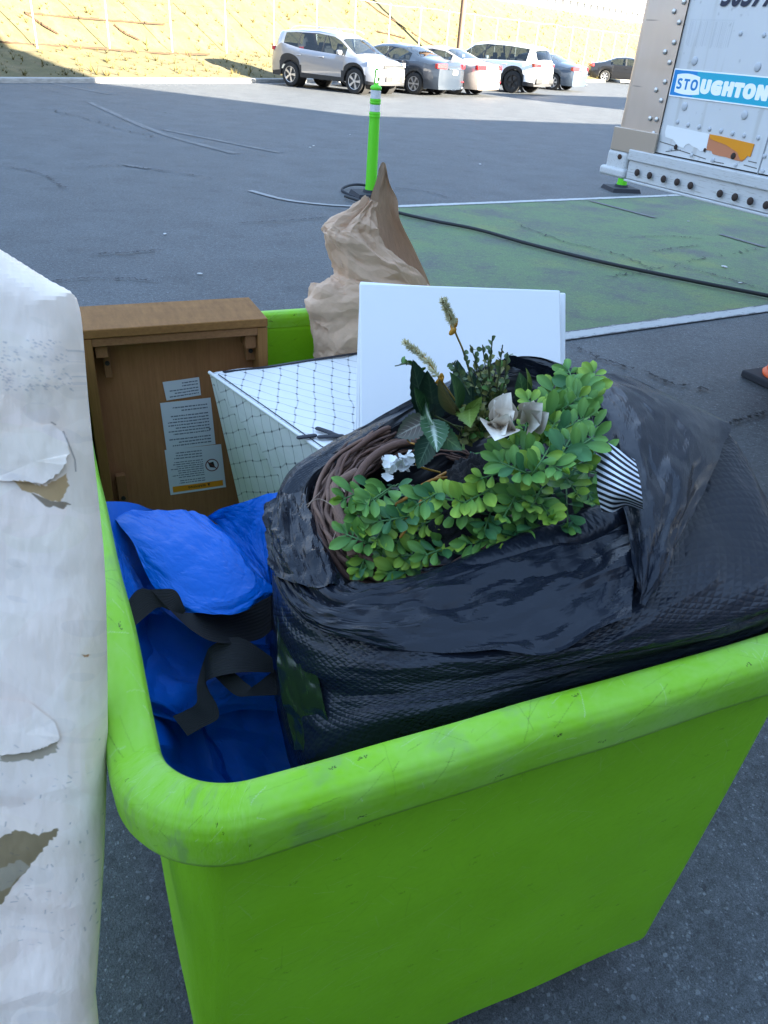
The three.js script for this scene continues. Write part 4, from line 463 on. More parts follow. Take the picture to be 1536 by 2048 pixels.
// ------------------------------------------------------------------ blue woven tote bag
{
  const g = thing('tote_bag', 'blue woven plastic tote bag with black straps, slumped in the corner of the bin', 'bag');
  const weave = tex(512, 512, gray((u, v, i, j) => { const a = Math.floor(i / 8), b = Math.floor(j / 8); return ((a + b) % 2 ? 0.62 : 0.42) + 0.16 * tfb(u, v, 20, 4, 3); }), false); weave.repeat.set(7, 7); const cl = tex(256, 256, gray((u, v) => 0.5 + 0.5 * (1 - 2 * Math.abs(tfb(u, v, 5, 3, 4)))), false);
  const blue = phys({ color: lin(0.0, 0.095, 0.44), roughness: 0.30, bumpMap: cl, bumpScale: 0.003, specularIntensity: 0.28 }), blueW = phys({ color: lin(0.0, 0.085, 0.42), specularIntensity: 0.3, roughness: 0.38, bumpMap: weave, bumpScale: 0.0006 });
  const wob = (k) => (q) => 0; const fct = (k, n, m, s) => (q, u, w) => k * (facet(u, w, n, m, s) + 0.45 * facet(u, w, n * 2 + 1, m * 2 + 1, s + 9));
  // outer wall of the bag lining the bin corner
  part('side_wall', crisp([[[190, 1005, 0.90], [330, 1035, 0.80], [470, 1060, 0.76], [560, 1080, 0.74]], [[214, 1120, 0.88], [330, 1160, 0.72], [450, 1190, 0.69], [560, 1200, 0.68]], [[225, 1225, 0.90], [330, 1290, 0.68], [450, 1320, 0.64], [590, 1330, 0.62]], [[255, 1340, 0.90], [350, 1390, 0.64], [470, 1430, 0.60], [620, 1450, 0.58]], [[292, 1480, 0.90], [390, 1490, 0.58], [500, 1510, 0.55], [650, 1520, 0.53]], [[325, 1590, 0.90], [420, 1620, 0.52], [540, 1620, 0.50], [680, 1600, 0.48]], [[370, 1690, 0.84], [460, 1720, 0.44], [560, 1720, 0.42], [700, 1700, 0.4]]], 70, 110, false, fct(0.040, 4, 5, 2)), blueW, g);
  // the flap folded over the top
  part('top_flap', crisp([[[217, 1019, 0.865], [290, 1020, 0.865], [360, 1019, 0.86], [385, 1020, 0.855], [410, 1033, 0.85]], [[236, 1047, 0.875], [320, 1060, 0.872], [400, 1060, 0.868], [450, 1070, 0.865], [478, 1086, 0.845]], [[266, 1085, 0.87], [340, 1105, 0.870], [430, 1110, 0.865], [480, 1115, 0.858], [512, 1128, 0.845]], [[282, 1125, 0.86], [350, 1150, 0.862], [440, 1155, 0.858], [505, 1155, 0.850], [532, 1160, 0.84]], [[308, 1178, 0.845], [370, 1200, 0.850], [440, 1205, 0.846], [510, 1190, 0.845], [546, 1184, 0.83]], [[345, 1220, 0.82], [385, 1226, 0.84], [440, 1229, 0.838], [490, 1222, 0.832], [540, 1187, 0.825]]], 60, 60, false, fct(0.010, 4, 4, 7)), blue, g);
  // upright back corner
  part('back_corner', patch([[[415, 1033, 0.85], [440, 1018, 0.875], [490, 1003, 0.89], [530, 988, 0.90], [556, 986, 0.905]], [[440, 1052, 0.84], [460, 1045, 0.85], [500, 1040, 0.86], [530, 1035, 0.87], [545, 1035, 0.88]], [[478, 1095, 0.82], [490, 1090, 0.82], [510, 1090, 0.825], [528, 1090, 0.83], [534, 1090, 0.835]], [[520, 1140, 0.81], [525, 1138, 0.81], [530, 1137, 0.812], [536, 1137, 0.815], [540, 1138, 0.818]], [[540, 1182, 0.80], [541, 1182, 0.80], [543, 1182, 0.80], [545, 1183, 0.80], [547, 1184, 0.80]]], 40, 40, false, fct(0.010, 4, 4, 7)), blue, g);
  part('left_gusset', patch([[[210, 1035, 0.885], [225, 1060, 0.87], [243, 1085, 0.84]], [[212, 1120, 0.885], [240, 1130, 0.86], [275, 1140, 0.82]], [[222, 1180, 0.88], [255, 1185, 0.85], [300, 1195, 0.80]], [[238, 1225, 0.875], [275, 1225, 0.82], [330, 1230, 0.76]]], 24, 40, false, fct(0.010, 4, 4, 7)), blue, g);
  part('front_fold', crisp([[[300, 1200, 0.76], [420, 1275, 0.73], [530, 1290, 0.72], [560, 1270, 0.70]], [[290, 1290, 0.73], [400, 1330, 0.70], [520, 1320, 0.70], [580, 1330, 0.68]], [[285, 1380, 0.75], [390, 1400, 0.69], [500, 1370, 0.69], [600, 1380, 0.67]], [[300, 1420, 0.73], [380, 1450, 0.66], [480, 1420, 0.66], [610, 1430, 0.62]]], 50, 40, false, fct(0.026, 4, 4, 4)), blueW, g);
  const web = std({ color: lin(0.006, 0.0065, 0.008), roughness: 0.8, bumpMap: (() => { const t = tex(64, 64, gray((u, v) => 0.5 + 0.5 * Math.sin(v * 80)), false); return t; })(), bumpScale: 0.0006 });
  const strap = (name, a, b) => part(name, patch([a, b], 60, 3), web, g);
  strap('strap', [[243, 1222, 0.90], [272, 1182, 0.915], [300, 1180, 0.91], [328, 1208, 0.89], [385, 1262, 0.84], [440, 1286, 0.80], [520, 1278, 0.76], [560, 1240, 0.74]], [[258, 1262, 0.885], [300, 1226, 0.885], [320, 1214, 0.885], [345, 1222, 0.875], [395, 1226, 0.835], [440, 1222, 0.80], [520, 1190, 0.76], [560, 1170, 0.74]]);
  strap('strap', [[276, 1181, 0.914], [320, 1178, 0.905], [352, 1182, 0.895], [372, 1222, 0.87]], [[316, 1215, 0.885], [330, 1215, 0.882], [345, 1222, 0.875], [365, 1228, 0.862]]);
  strap('strap', [[345, 1432, 0.715], [372, 1420, 0.72], [393, 1405, 0.73], [394, 1370, 0.745], [408, 1320, 0.765], [425, 1290, 0.785], [480, 1275, 0.79], [545, 1315, 0.76]], [[375, 1472, 0.70], [405, 1455, 0.705], [436, 1437, 0.712], [434, 1410, 0.725], [412, 1370, 0.745], [428, 1355, 0.765], [480, 1345, 0.765], [548, 1345, 0.74]]);
  strap('strap', [[428, 1352, 0.745], [470, 1390, 0.735], [505, 1392, 0.735], [560, 1390, 0.72]], [[470, 1346, 0.75], [498, 1370, 0.745], [510, 1370, 0.745], [560, 1330, 0.73]]);
  settle(g);
}
// ------------------------------------------------------------------ black trash bag
const bagLip = [[705, 893, 1.00], [603, 985, 0.955], [692, 1170, 0.955], [850, 1146, 0.985], [1040, 1084, 1.02], [1252, 1020, 1.05], [1203, 872, 1.085], [1150, 752, 1.11], [1020, 716, 1.125], [830, 812, 1.07]];
const eA = baked(6, 3, 3), eB = baked(14, 6, 3, 384);
const emboss = tex(1024, 1024, gray((u, v) => { const a = (u + v) * 40, b = (u - v) * 40, da = Math.abs(a - Math.round(a)), db = Math.abs(b - Math.round(b)); const md = clamp(0.7 + 1.2 * eA(u, v)); return clamp(0.15 + 1.5 * Math.min(da, db) * md + 0.5 * (1 - 2 * Math.abs(eB(u, v)))); }), false); emboss.repeat.set(3.2, 1.3);
const crink = tex(512, 512, gray((u, v) => clamp(0.5 + 0.5 * (1 - 2 * Math.abs(tfb(u, v, 7, 2, 4))) * 0.8 + 0.25 * (1 - 2 * Math.abs(tfb(u, v, 30, 7, 2))))), false);
const blackE = phys({ color: lin(0.009, 0.012, 0.019), roughness: 0.28, bumpMap: emboss, bumpScale: 0.0014, ior: 1.34 }), blackS = phys({ color: lin(0.008, 0.011, 0.018), roughness: 0.25, ior: 1.32, bumpMap: crink, bumpScale: 0.0012 }), blackIn = phys({ color: lin(0.008, 0.009, 0.012), roughness: 0.35, bumpMap: crink, bumpScale: 0.006 });
{
  const g = thing('trash_bag', 'open black trash bag folded over at the rim, holding wreath and plants', 'trash bag');
  const lip = bagLip.map(pt), ctr = lip.reduce((s, p) => s.add(p), V3(0, 0, 0)).multiplyScalar(1 / lip.length);
  const r0 = [[0.42, 0.66, 0.42], [0.30, 0.55, 0.42], [0.30, 0.2, 0.42], [0.45, 0.14, 0.42], [0.65, 0.14, 0.42], [0.85, 0.16, 0.42], [0.86, 0.35, 0.42], [0.86, 0.6, 0.42], [0.75, 0.7, 0.42], [0.58, 0.7, 0.42]].map((q) => B(...q));
  const r1 = [[0.38, 0.70, 0.68], [0.27, 0.56, 0.66], [0.25, 0.17, 0.64], [0.42, 0.09, 0.70], [0.65, 0.07, 0.76], [0.94, 0.08, 0.86], [0.99, 0.35, 0.88], [0.99, 0.6, 0.88], [0.78, 0.72, 0.8], [0.58, 0.73, 0.72]].map((q) => B(...q));
  const r2 = [B(0.37, 0.72, 0.82), pt([562, 1240, 0.80]), pt([590, 1500, 0.76]), pt([800, 1450, 0.87]), pt([1120, 1375, 0.93]), B(0.98, 0.06, 0.955), B(1.04, 0.30, 0.975), B(1.04, 0.58, 0.98), B(0.80, 0.75, 0.93), B(0.58, 0.76, 0.86)];
  const r2b = [B(0.37, 0.72, 0.88), pt([548, 1180, 0.84]), pt([585, 1350, 0.83]), pt([790, 1380, 0.91]), pt([1120, 1330, 0.965]), pt([1440, 1255, 0.985]), pt([1600, 1120, 0.995]), B(1.13, 0.58, 1.0), B(0.86, 0.77, 1.0), B(0.58, 0.77, 0.92)];
  const r3 = [B(0.38, 0.70, 0.95), pt([545, 1080, 0.90]), pt([600, 1235, 0.90]), pt([780, 1280, 0.955]), pt([1100, 1260, 1.0]), pt([1340, 1150, 1.03]), pt([1450, 950, 1.05]), pt([1420, 842, 1.07]), B(0.88, 0.76, 1.08), B(0.60, 0.76, 1.0)];
  const r5 = lip.map((p) => p.clone().lerp(ctr, 0.10).setY(p.y - 0.045)), r6 = lip.map((p) => p.clone().lerp(ctr, 0.22).setY(p.y - 0.14)), r7 = lip.map((p) => p.clone().lerp(ctr, 0.6).setY(0.80)), r8 = lip.map((p) => p.clone().lerp(ctr, 0.97).setY(0.78));
  const wrk = (a) => (q, u, w) => { const fold = tri(w * 2.6 + 0.5 * u + 0.5 * fbm(u * 5, w * 2, 2, 2)) * sstep(0.15, 0.6, w) * clamp(0.4 + noise(u * 6, w * 3, 8)); return a * (1.1 * facet(u, w, 16, 16, 4, true) + 0.4 * facet(u, w, 44, 34, 6, true) + 0.7 * fold + 0.3 * fbm(q.x * 5, q.y * 5, q.z * 5, 2)); };
  const lipUp = lip.map((p, i) => p.clone().setY(p.y + 0.004));
  part('bag_body', patch([r0, r1, r2, r2b, r3, lip], 260, 150, true, wrk(0.010)), blackE, g);
  part('bag_inside', patch([lip, r5, r6, r7, r8], 200, 60, true, wrk(0.008)), blackIn, g);
  // cuff folded over the front: lip, brow, hem
  part('cuff', crisp([[[602, 982, 0.957], [640, 1075, 0.957], [692, 1172, 0.957], [770, 1165, 0.972], [850, 1150, 0.99], [950, 1118, 1.007], [1040, 1088, 1.025], [1150, 1055, 1.04], [1250, 1024, 1.053]],
    [[566, 990, 0.955], [590, 1105, 0.950], [660, 1200, 0.950], [760, 1195, 0.972], [860, 1180, 0.995], [960, 1152, 1.013], [1060, 1122, 1.032], [1170, 1090, 1.045], [1262, 1060, 1.055]],
    [[540, 1030, 0.940], [560, 1140, 0.935], [625, 1225, 0.935], [755, 1248, 0.965], [865, 1240, 0.985], [970, 1225, 1.0], [1080, 1205, 1.018], [1190, 1165, 1.035], [1270, 1130, 1.05]],
    [[532, 1060, 0.925], [548, 1165, 0.922], [610, 1243, 0.918], [755, 1292, 0.952], [870, 1302, 0.972], [985, 1302, 0.99], [1110, 1304, 1.005], [1190, 1262, 1.022], [1262, 1235, 1.03]]], 170, 60, false, (q, u, w) => 0.013 * facet(u + 0.25 * w, w, 7, 7, 3) + 0.0035 * facet(u + 0.2 * w, w, 18, 16, 5) + 0.006 * tri(w * 1.9 + 0.3 * u + 0.6 * fbm(u * 5, w * 2, 3, 2)) * Math.sin(w * Math.PI)), blackS, g);
  { // the mouth's front edge, rolled outwards
    const cl = [[688, 1168, 0.948], [740, 1182, 0.952], [850, 1166, 0.975], [960, 1132, 0.998], [1060, 1098, 1.018], [1160, 1065, 1.034], [1235, 1030, 1.045], [1262, 985, 1.05]].map(pt), n = 140, m = 22; const cv = cl; const up = V3(0, 1, 0);
    const gg = grid(n, m, (s, t) => { const c = line(cv, s), e = line(cv, Math.min(1, s + 0.01)).sub(line(cv, Math.max(0, s - 0.01))).normalize(), sd = e.clone().cross(up).normalize(), nn = sd.clone().cross(e); const a = t * Math.PI * 2, r = (0.010 + 0.017 * sstep(0.1, 0.75, s)) * sstep(0, 0.06, s) * (1 + 0.16 * fbm(s * 14, Math.cos(a), Math.sin(a), 2)); const q = c.addScaledVector(sd, Math.cos(a) * r * 1.25).addScaledVector(nn, Math.sin(a) * r); q.u = s * 0.35; q.w = t * 0.12; return q; }); part('rolled_lip', gg, blackE, g); }
  // left lip standing up behind the tote bag
  part('left_lip', crisp([[[608, 985, 0.957], [585, 985, 0.965], [558, 985, 0.965], [528, 1010, 0.955]], [[640, 1070, 0.957], [600, 1080, 0.962], [560, 1080, 0.955], [530, 1070, 0.94]], [[690, 1165, 0.957], [640, 1175, 0.955], [585, 1165, 0.945], [545, 1150, 0.93]]], 40, 40, false, (q, u, w) => 0.016 * facet(u, w, 5, 5, 2) + 0.007 * facet(u, w, 14, 12, 5)), blackS, g);
  // crinkled rear lip with the lining turned out
  part('rear_lip', patch([[[600, 975, 0.95], [640, 925, 0.97], [700, 885, 0.99], [770, 845, 1.02], [830, 805, 1.05]], [[612, 1000, 0.935], [665, 950, 0.955], [725, 915, 0.975], [790, 870, 1.0], [840, 830, 1.03]], [[620, 1030, 0.88], [680, 990, 0.90], [740, 950, 0.92], [800, 910, 0.94], [850, 860, 0.97]]], 80, 40, false, (q) => 0.012 * ridge(q.x * 16, q.y * 16, q.z * 16, 3)), blackIn, g);
  part('rear_band', patch([[[585, 965, 0.945], [640, 912, 0.975], [700, 870, 1.0], [760, 832, 1.03], [822, 798, 1.06]], [[603, 985, 0.94], [660, 930, 0.965], [720, 895, 0.985], [780, 855, 1.015], [838, 815, 1.045]]], 50, 6, false, (q) => 0.003 * ridge(q.x * 14, q.y * 14, q.z * 14, 2)), blackIn, g);
  // big flap hanging over the right side
  part('right_flap', crisp([[[1145, 742, 1.115], [1180, 740, 1.118], [1215, 748, 1.118], [1255, 755, 1.11], [1300, 775, 1.10]], [[1172, 790, 1.115], [1240, 790, 1.122], [1310, 800, 1.12], [1375, 815, 1.11], [1450, 838, 1.09]], [[1205, 872, 1.10], [1265, 880, 1.115], [1330, 885, 1.115], [1390, 890, 1.105], [1448, 892, 1.085]], [[1232, 960, 1.085], [1285, 975, 1.10], [1335, 985, 1.10], [1375, 985, 1.09], [1410, 975, 1.075]], [[1258, 1060, 1.07], [1290, 1075, 1.08], [1320, 1080, 1.08], [1345, 1075, 1.075], [1368, 1060, 1.065]], [[1272, 1150, 1.05], [1288, 1155, 1.058], [1302, 1157, 1.06], [1316, 1155, 1.056], [1328, 1145, 1.05]], [[1278, 1205, 1.03], [1280, 1207, 1.032], [1282, 1208, 1.033], [1284, 1208, 1.033], [1286, 1207, 1.032]]], 70, 90, false, (q, u, w) => 0.010 * facet(u, w, 5, 7, 3) + 0.004 * facet(u, w, 14, 20, 7) + 0.003 * Math.sin(u * 16 + 3 * fbm(u * 3, w * 3, 4, 2)) * sstep(0.1, 0.5, w)), blackS, g);
  part('back_lip', patch([[[1000, 735, 1.10], [1015, 712, 1.135], [1060, 720, 1.135], [1110, 738, 1.13], [1160, 745, 1.118]], [[1005, 745, 1.09], [1025, 735, 1.11], [1065, 750, 1.105], [1110, 765, 1.10], [1150, 770, 1.10]]], 40, 10, false, (q) => 0.004 * ridge(q.x * 16, q.y * 16, q.z * 16, 2)), blackS, g);
  part('stretched_film', patch([[[556, 1215, 0.868], [585, 1240, 0.882], [622, 1250, 0.892]], [[553, 1300, 0.842], [590, 1320, 0.856], [632, 1330, 0.872]], [[566, 1400, 0.806], [605, 1410, 0.826], [650, 1410, 0.848]], [[590, 1500, 0.772], [625, 1500, 0.79], [670, 1490, 0.815]]], 24, 50, false, (q, u, w) => 0.006 * facet(u, w, 4, 9, 3)), phys({ map: tex(128, 256, (u, v) => { const a = clamp(0.5 + 0.9 * tfb(u, v * 0.4, 16, 3, 4)); return [mix(0.004, 0.014, a * a), mix(0.007, 0.034, a * a), mix(0.007, 0.009, a)].map((z) => 255 * Math.pow(z, 1 / 2.2)); }), roughness: 0.2 }), g);
  settle(g);
}
// ------------------------------------------------------------------ what the trash bag holds
const hs = (px, py) => 0.98 + (px - 700) * 0.00020 + (1165 - py) * 0.00022; // height of the heap inside the bag's mouth
const at = (px, py, dh = 0) => onY(px, py, hs(px, py) + dh);
{ // grapevine wreath
  const g = thing('vine_wreath', 'brown twisted grapevine wreath lying in the trash bag', 'wreath'); const r = rng(41); const bark = [[0.125, 0.062, 0.042], [0.17, 0.092, 0.062], [0.09, 0.045, 0.032]].map((c) => std({ map: tex(64, 256, (u, v) => { const k = 1 + 0.9 * tfb(u, v, 30, c[0] * 50, 3); return c.map((q) => 255 * Math.pow(clamp(q * k), 1 / 2.2)); }), roughness: 0.85 }));
  const ringP = (a, off, dh) => { const px = 846 + (178 + off) * Math.cos(a), py = 1022 + (150 + off * 0.85) * Math.sin(a); return at(px, py, dh - 0.045 - Math.max(0, px - 760) * 0.00055 - Math.max(0, py - 1090) * 0.0006); };
  for (let k = 0; k < 56; k++) { const o = (k % 14 - 6.5) * 5 + (r() - .5) * 7, d0 = (Math.floor(k / 14) - 1.5) * 0.011, ph = r() * 6.28, am = 4 + r() * 9, fr = 2 + Math.floor(r() * 3), a0 = r() * 6.28, pts = []; const n = 40; for (let i = 0; i < n; i++) { const a = a0 + i / n * Math.PI * 2; pts.push(ringP(a, o + am * Math.sin(a * fr + ph) + 6 * noise(i * 0.7, k, 1), d0 + 0.007 * Math.cos(a * fr + ph) + 0.005 * noise(i * .8, k, 5))); } part('vine', tube(pts, 0.0018 + 0.0042 * r() * r(), 110, 6, true), bark[k % 3], g); }
  part('vine', tube([at(712, 945, -0.015), at(690, 958, -0.006), at(672, 970, -0.006), at(670, 990, -0.002), at(678, 1030, 0.0), at(696, 1070, -0.004), at(706, 1110, -0.02)], 0.0085, 50, 10), bark[1], g);
  part('vine', tube([at(862, 880, -0.02), at(790, 890, -0.004), at(745, 915, 0.0), at(715, 955, -0.002), at(700, 1010, -0.01)], 0.007, 50, 10), bark[0], g);
  for (const l of [[[612, 1010], [635, 998], [660, 1008], [672, 1022]], [[672, 1082], [675, 1090], [666, 1088], [672, 1062]], [[640, 985], [625, 1000], [615, 1015]], [[686, 975], [690, 985], [683, 975]]]) part('tendril', tube(l.map(([x, y]) => at(x, y, 0.005)), 0.0008, 24, 5), std({ color: lin(0.28, 0.2, 0.15) }), g);
  settle(g);
}
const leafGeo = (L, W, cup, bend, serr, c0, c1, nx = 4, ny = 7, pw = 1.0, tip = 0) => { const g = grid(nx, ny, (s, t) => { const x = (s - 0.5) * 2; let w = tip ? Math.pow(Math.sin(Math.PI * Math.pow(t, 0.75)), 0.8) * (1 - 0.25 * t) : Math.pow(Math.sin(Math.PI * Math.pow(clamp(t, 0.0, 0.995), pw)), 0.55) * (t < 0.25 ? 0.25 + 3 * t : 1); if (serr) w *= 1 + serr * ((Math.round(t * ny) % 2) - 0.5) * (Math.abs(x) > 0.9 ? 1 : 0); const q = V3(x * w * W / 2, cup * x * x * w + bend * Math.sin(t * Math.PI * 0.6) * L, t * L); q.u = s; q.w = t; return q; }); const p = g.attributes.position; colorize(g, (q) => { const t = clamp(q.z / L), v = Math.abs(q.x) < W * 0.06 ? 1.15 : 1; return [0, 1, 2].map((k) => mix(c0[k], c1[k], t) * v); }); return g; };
const leafMat = phys({ vertexColors: true, roughness: 0.5, color: lin(1, 1, 1), specularIntensity: 0.6 });
{ // artificial greenery with paddle leaves
  const g = thing('artificial_boxwood', 'bright green artificial plant with small paddle leaves spilling from the trash bag', 'artificial plant'); const r = rng(57);
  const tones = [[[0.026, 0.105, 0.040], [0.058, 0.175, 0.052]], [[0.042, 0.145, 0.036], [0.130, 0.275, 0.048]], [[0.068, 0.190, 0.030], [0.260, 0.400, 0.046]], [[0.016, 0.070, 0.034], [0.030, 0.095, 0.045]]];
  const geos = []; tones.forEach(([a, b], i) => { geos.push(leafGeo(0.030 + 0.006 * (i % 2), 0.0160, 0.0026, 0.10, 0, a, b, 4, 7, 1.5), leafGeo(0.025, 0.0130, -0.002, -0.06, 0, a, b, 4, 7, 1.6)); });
  const stemMat = std({ color: lin(0.07, 0.18, 0.05), roughness: 0.6 });
  const poly = [[705, 985], [770, 975], [840, 985], [900, 985], [945, 930], [985, 885], [1035, 850], [1075, 800], [1130, 765], [1180, 770], [1200, 850], [1205, 930], [1190, 1010], [1120, 1062], [1010, 1085], [900, 1130], [810, 1150], [715, 1150], [700, 1090]];
  const inside = (x, y) => { let c = false; for (let i = 0, j = poly.length - 1; i < poly.length; j = i++) if ((poly[i][1] > y) !== (poly[j][1] > y) && x < (poly[j][0] - poly[i][0]) * (y - poly[i][1]) / (poly[j][1] - poly[i][1]) + poly[i][0]) c = !c; return c; };
  const spots = []; for (let y = 770; y < 1170; y += 43) for (let x = 690; x < 1220; x += 46) { const px = x + (r() - .5) * 34 + (Math.round(y / 43) % 2) * 25, py = y + (r() - .5) * 30; if (inside(px, py)) spots.push([px, py]); }
  for (const q of [[745, 1005], [735, 1040], [720, 1130], [790, 1140], [850, 1000], [1145, 760], [1105, 800], [1185, 765]]) spots.push(q);
  const up = V3(0, 1, 0), toCam = CAM.clone().sub(at(950, 980)).normalize(); let count = 0; const late = [];
  spots.forEach(([px, py], si) => { // each sprig lies along the heap, its leaves in pairs left and right of the stem
    const out = Math.atan2(py - 930, px - 1090) + (r() - .5) * 1.5, L = 62 + 30 * r(), edge = Math.hypot(px - 1000, (py - 960) * 1.3) / 300, fd = ((1168 - py) - (px - 692) * 0.264), lift = 0.030 * Math.sin(clamp(1 - edge * 0.6) * 1.57) + r() * 0.022 - 0.075 * (1 - sstep(20, 150, fd));
    const root = at(px - Math.cos(out) * L * 0.75, py - Math.sin(out) * L * 0.75, lift - 0.035), mid = at(px - Math.cos(out) * L * 0.3, py - Math.sin(out) * L * 0.3, lift), tip = at(px + Math.cos(out) * L * 0.25, py + Math.sin(out) * L * 0.25, lift + 0.004); const cv = [root, mid, tip]; const bright = r(); const sp = part('sprig', tube(cv, 0.0014, 14, 5), stemMat, g);
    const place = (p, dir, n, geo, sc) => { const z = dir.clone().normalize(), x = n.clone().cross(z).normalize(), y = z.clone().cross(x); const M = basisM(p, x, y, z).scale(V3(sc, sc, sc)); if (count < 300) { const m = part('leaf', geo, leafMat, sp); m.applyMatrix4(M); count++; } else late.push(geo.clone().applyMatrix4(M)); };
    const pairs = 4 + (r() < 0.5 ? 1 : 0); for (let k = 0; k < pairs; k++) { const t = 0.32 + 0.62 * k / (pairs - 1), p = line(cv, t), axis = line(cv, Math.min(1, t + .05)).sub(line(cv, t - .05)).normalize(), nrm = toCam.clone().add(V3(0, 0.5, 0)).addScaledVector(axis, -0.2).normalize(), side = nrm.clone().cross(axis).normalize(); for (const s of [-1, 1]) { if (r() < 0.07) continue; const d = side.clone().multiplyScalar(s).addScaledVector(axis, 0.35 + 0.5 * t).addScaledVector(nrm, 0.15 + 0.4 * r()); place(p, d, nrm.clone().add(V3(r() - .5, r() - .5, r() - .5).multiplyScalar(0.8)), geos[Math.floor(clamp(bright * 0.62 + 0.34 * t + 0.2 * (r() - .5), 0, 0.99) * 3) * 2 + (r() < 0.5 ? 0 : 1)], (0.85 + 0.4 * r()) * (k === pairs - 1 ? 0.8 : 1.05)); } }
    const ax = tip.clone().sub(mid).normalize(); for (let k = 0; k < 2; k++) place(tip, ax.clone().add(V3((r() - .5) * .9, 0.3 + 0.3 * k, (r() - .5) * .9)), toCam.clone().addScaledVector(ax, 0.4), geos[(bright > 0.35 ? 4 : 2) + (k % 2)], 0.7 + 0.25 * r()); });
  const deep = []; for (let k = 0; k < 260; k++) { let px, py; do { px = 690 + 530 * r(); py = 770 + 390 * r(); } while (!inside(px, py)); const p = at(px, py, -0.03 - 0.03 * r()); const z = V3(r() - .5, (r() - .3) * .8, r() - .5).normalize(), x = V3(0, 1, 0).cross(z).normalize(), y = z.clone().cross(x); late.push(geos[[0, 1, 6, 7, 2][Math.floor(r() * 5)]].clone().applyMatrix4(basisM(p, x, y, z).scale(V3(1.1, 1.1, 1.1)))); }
  const st = part('inner_leaves', mergeGeometries(late), leafMat, g); st.userData.kind = 'stuff'; settle(g);
}
function bigLeaf(parent, geo, mat, base, tip, roll = 0, name = 'leaf', flex = 1) { const a = base.isVector3 ? base : at(...base), b = tip.isVector3 ? tip : at(...tip); const z = b.clone().sub(a), L = z.length(); z.normalize(); const toC = CAM.clone().sub(a).normalize(); let n = toC.clone().addScaledVector(z, -toC.dot(z)).normalize().applyAxisAngle(z, roll); const x = n.clone().cross(z).normalize(); const m = part(name, geo, mat, parent); m.applyMatrix4(basisM(a, x, n, z).scale(V3(L * flex, L, L))); return m; }
const veinTex = (base, vein, edge, w) => tex(128, 256, (u, v) => { const x = Math.abs(u - 0.5) * 2; const mid = sstep(w, 0.0, x), ln = sstep(0.10, 0.0, Math.abs(((v * 7 - x * 1.6) % 1 + 1) % 1 - 0.5) - 0.02) * sstep(0.95, 0.2, x) * 0.6; const nz = 0.12 * tfb(u, v, 10, 3, 3); return [0, 1, 2].map((k) => 255 * Math.pow(clamp(mix(mix(base[k], edge[k], x * x), vein[k], clamp(mid + ln)) * (1 + nz)), 1 / 2.2)); });
const lm = (b, v, e, w = 0.1) => phys({ map: veinTex(b, v, e, w), roughness: 0.5 });
const unitLeaf = (W, cup, bend, serr) => { const g = leafGeo(1, W, cup, bend, serr, [1, 1, 1], [1, 1, 1], 8, 18, 1, 1); return g; };
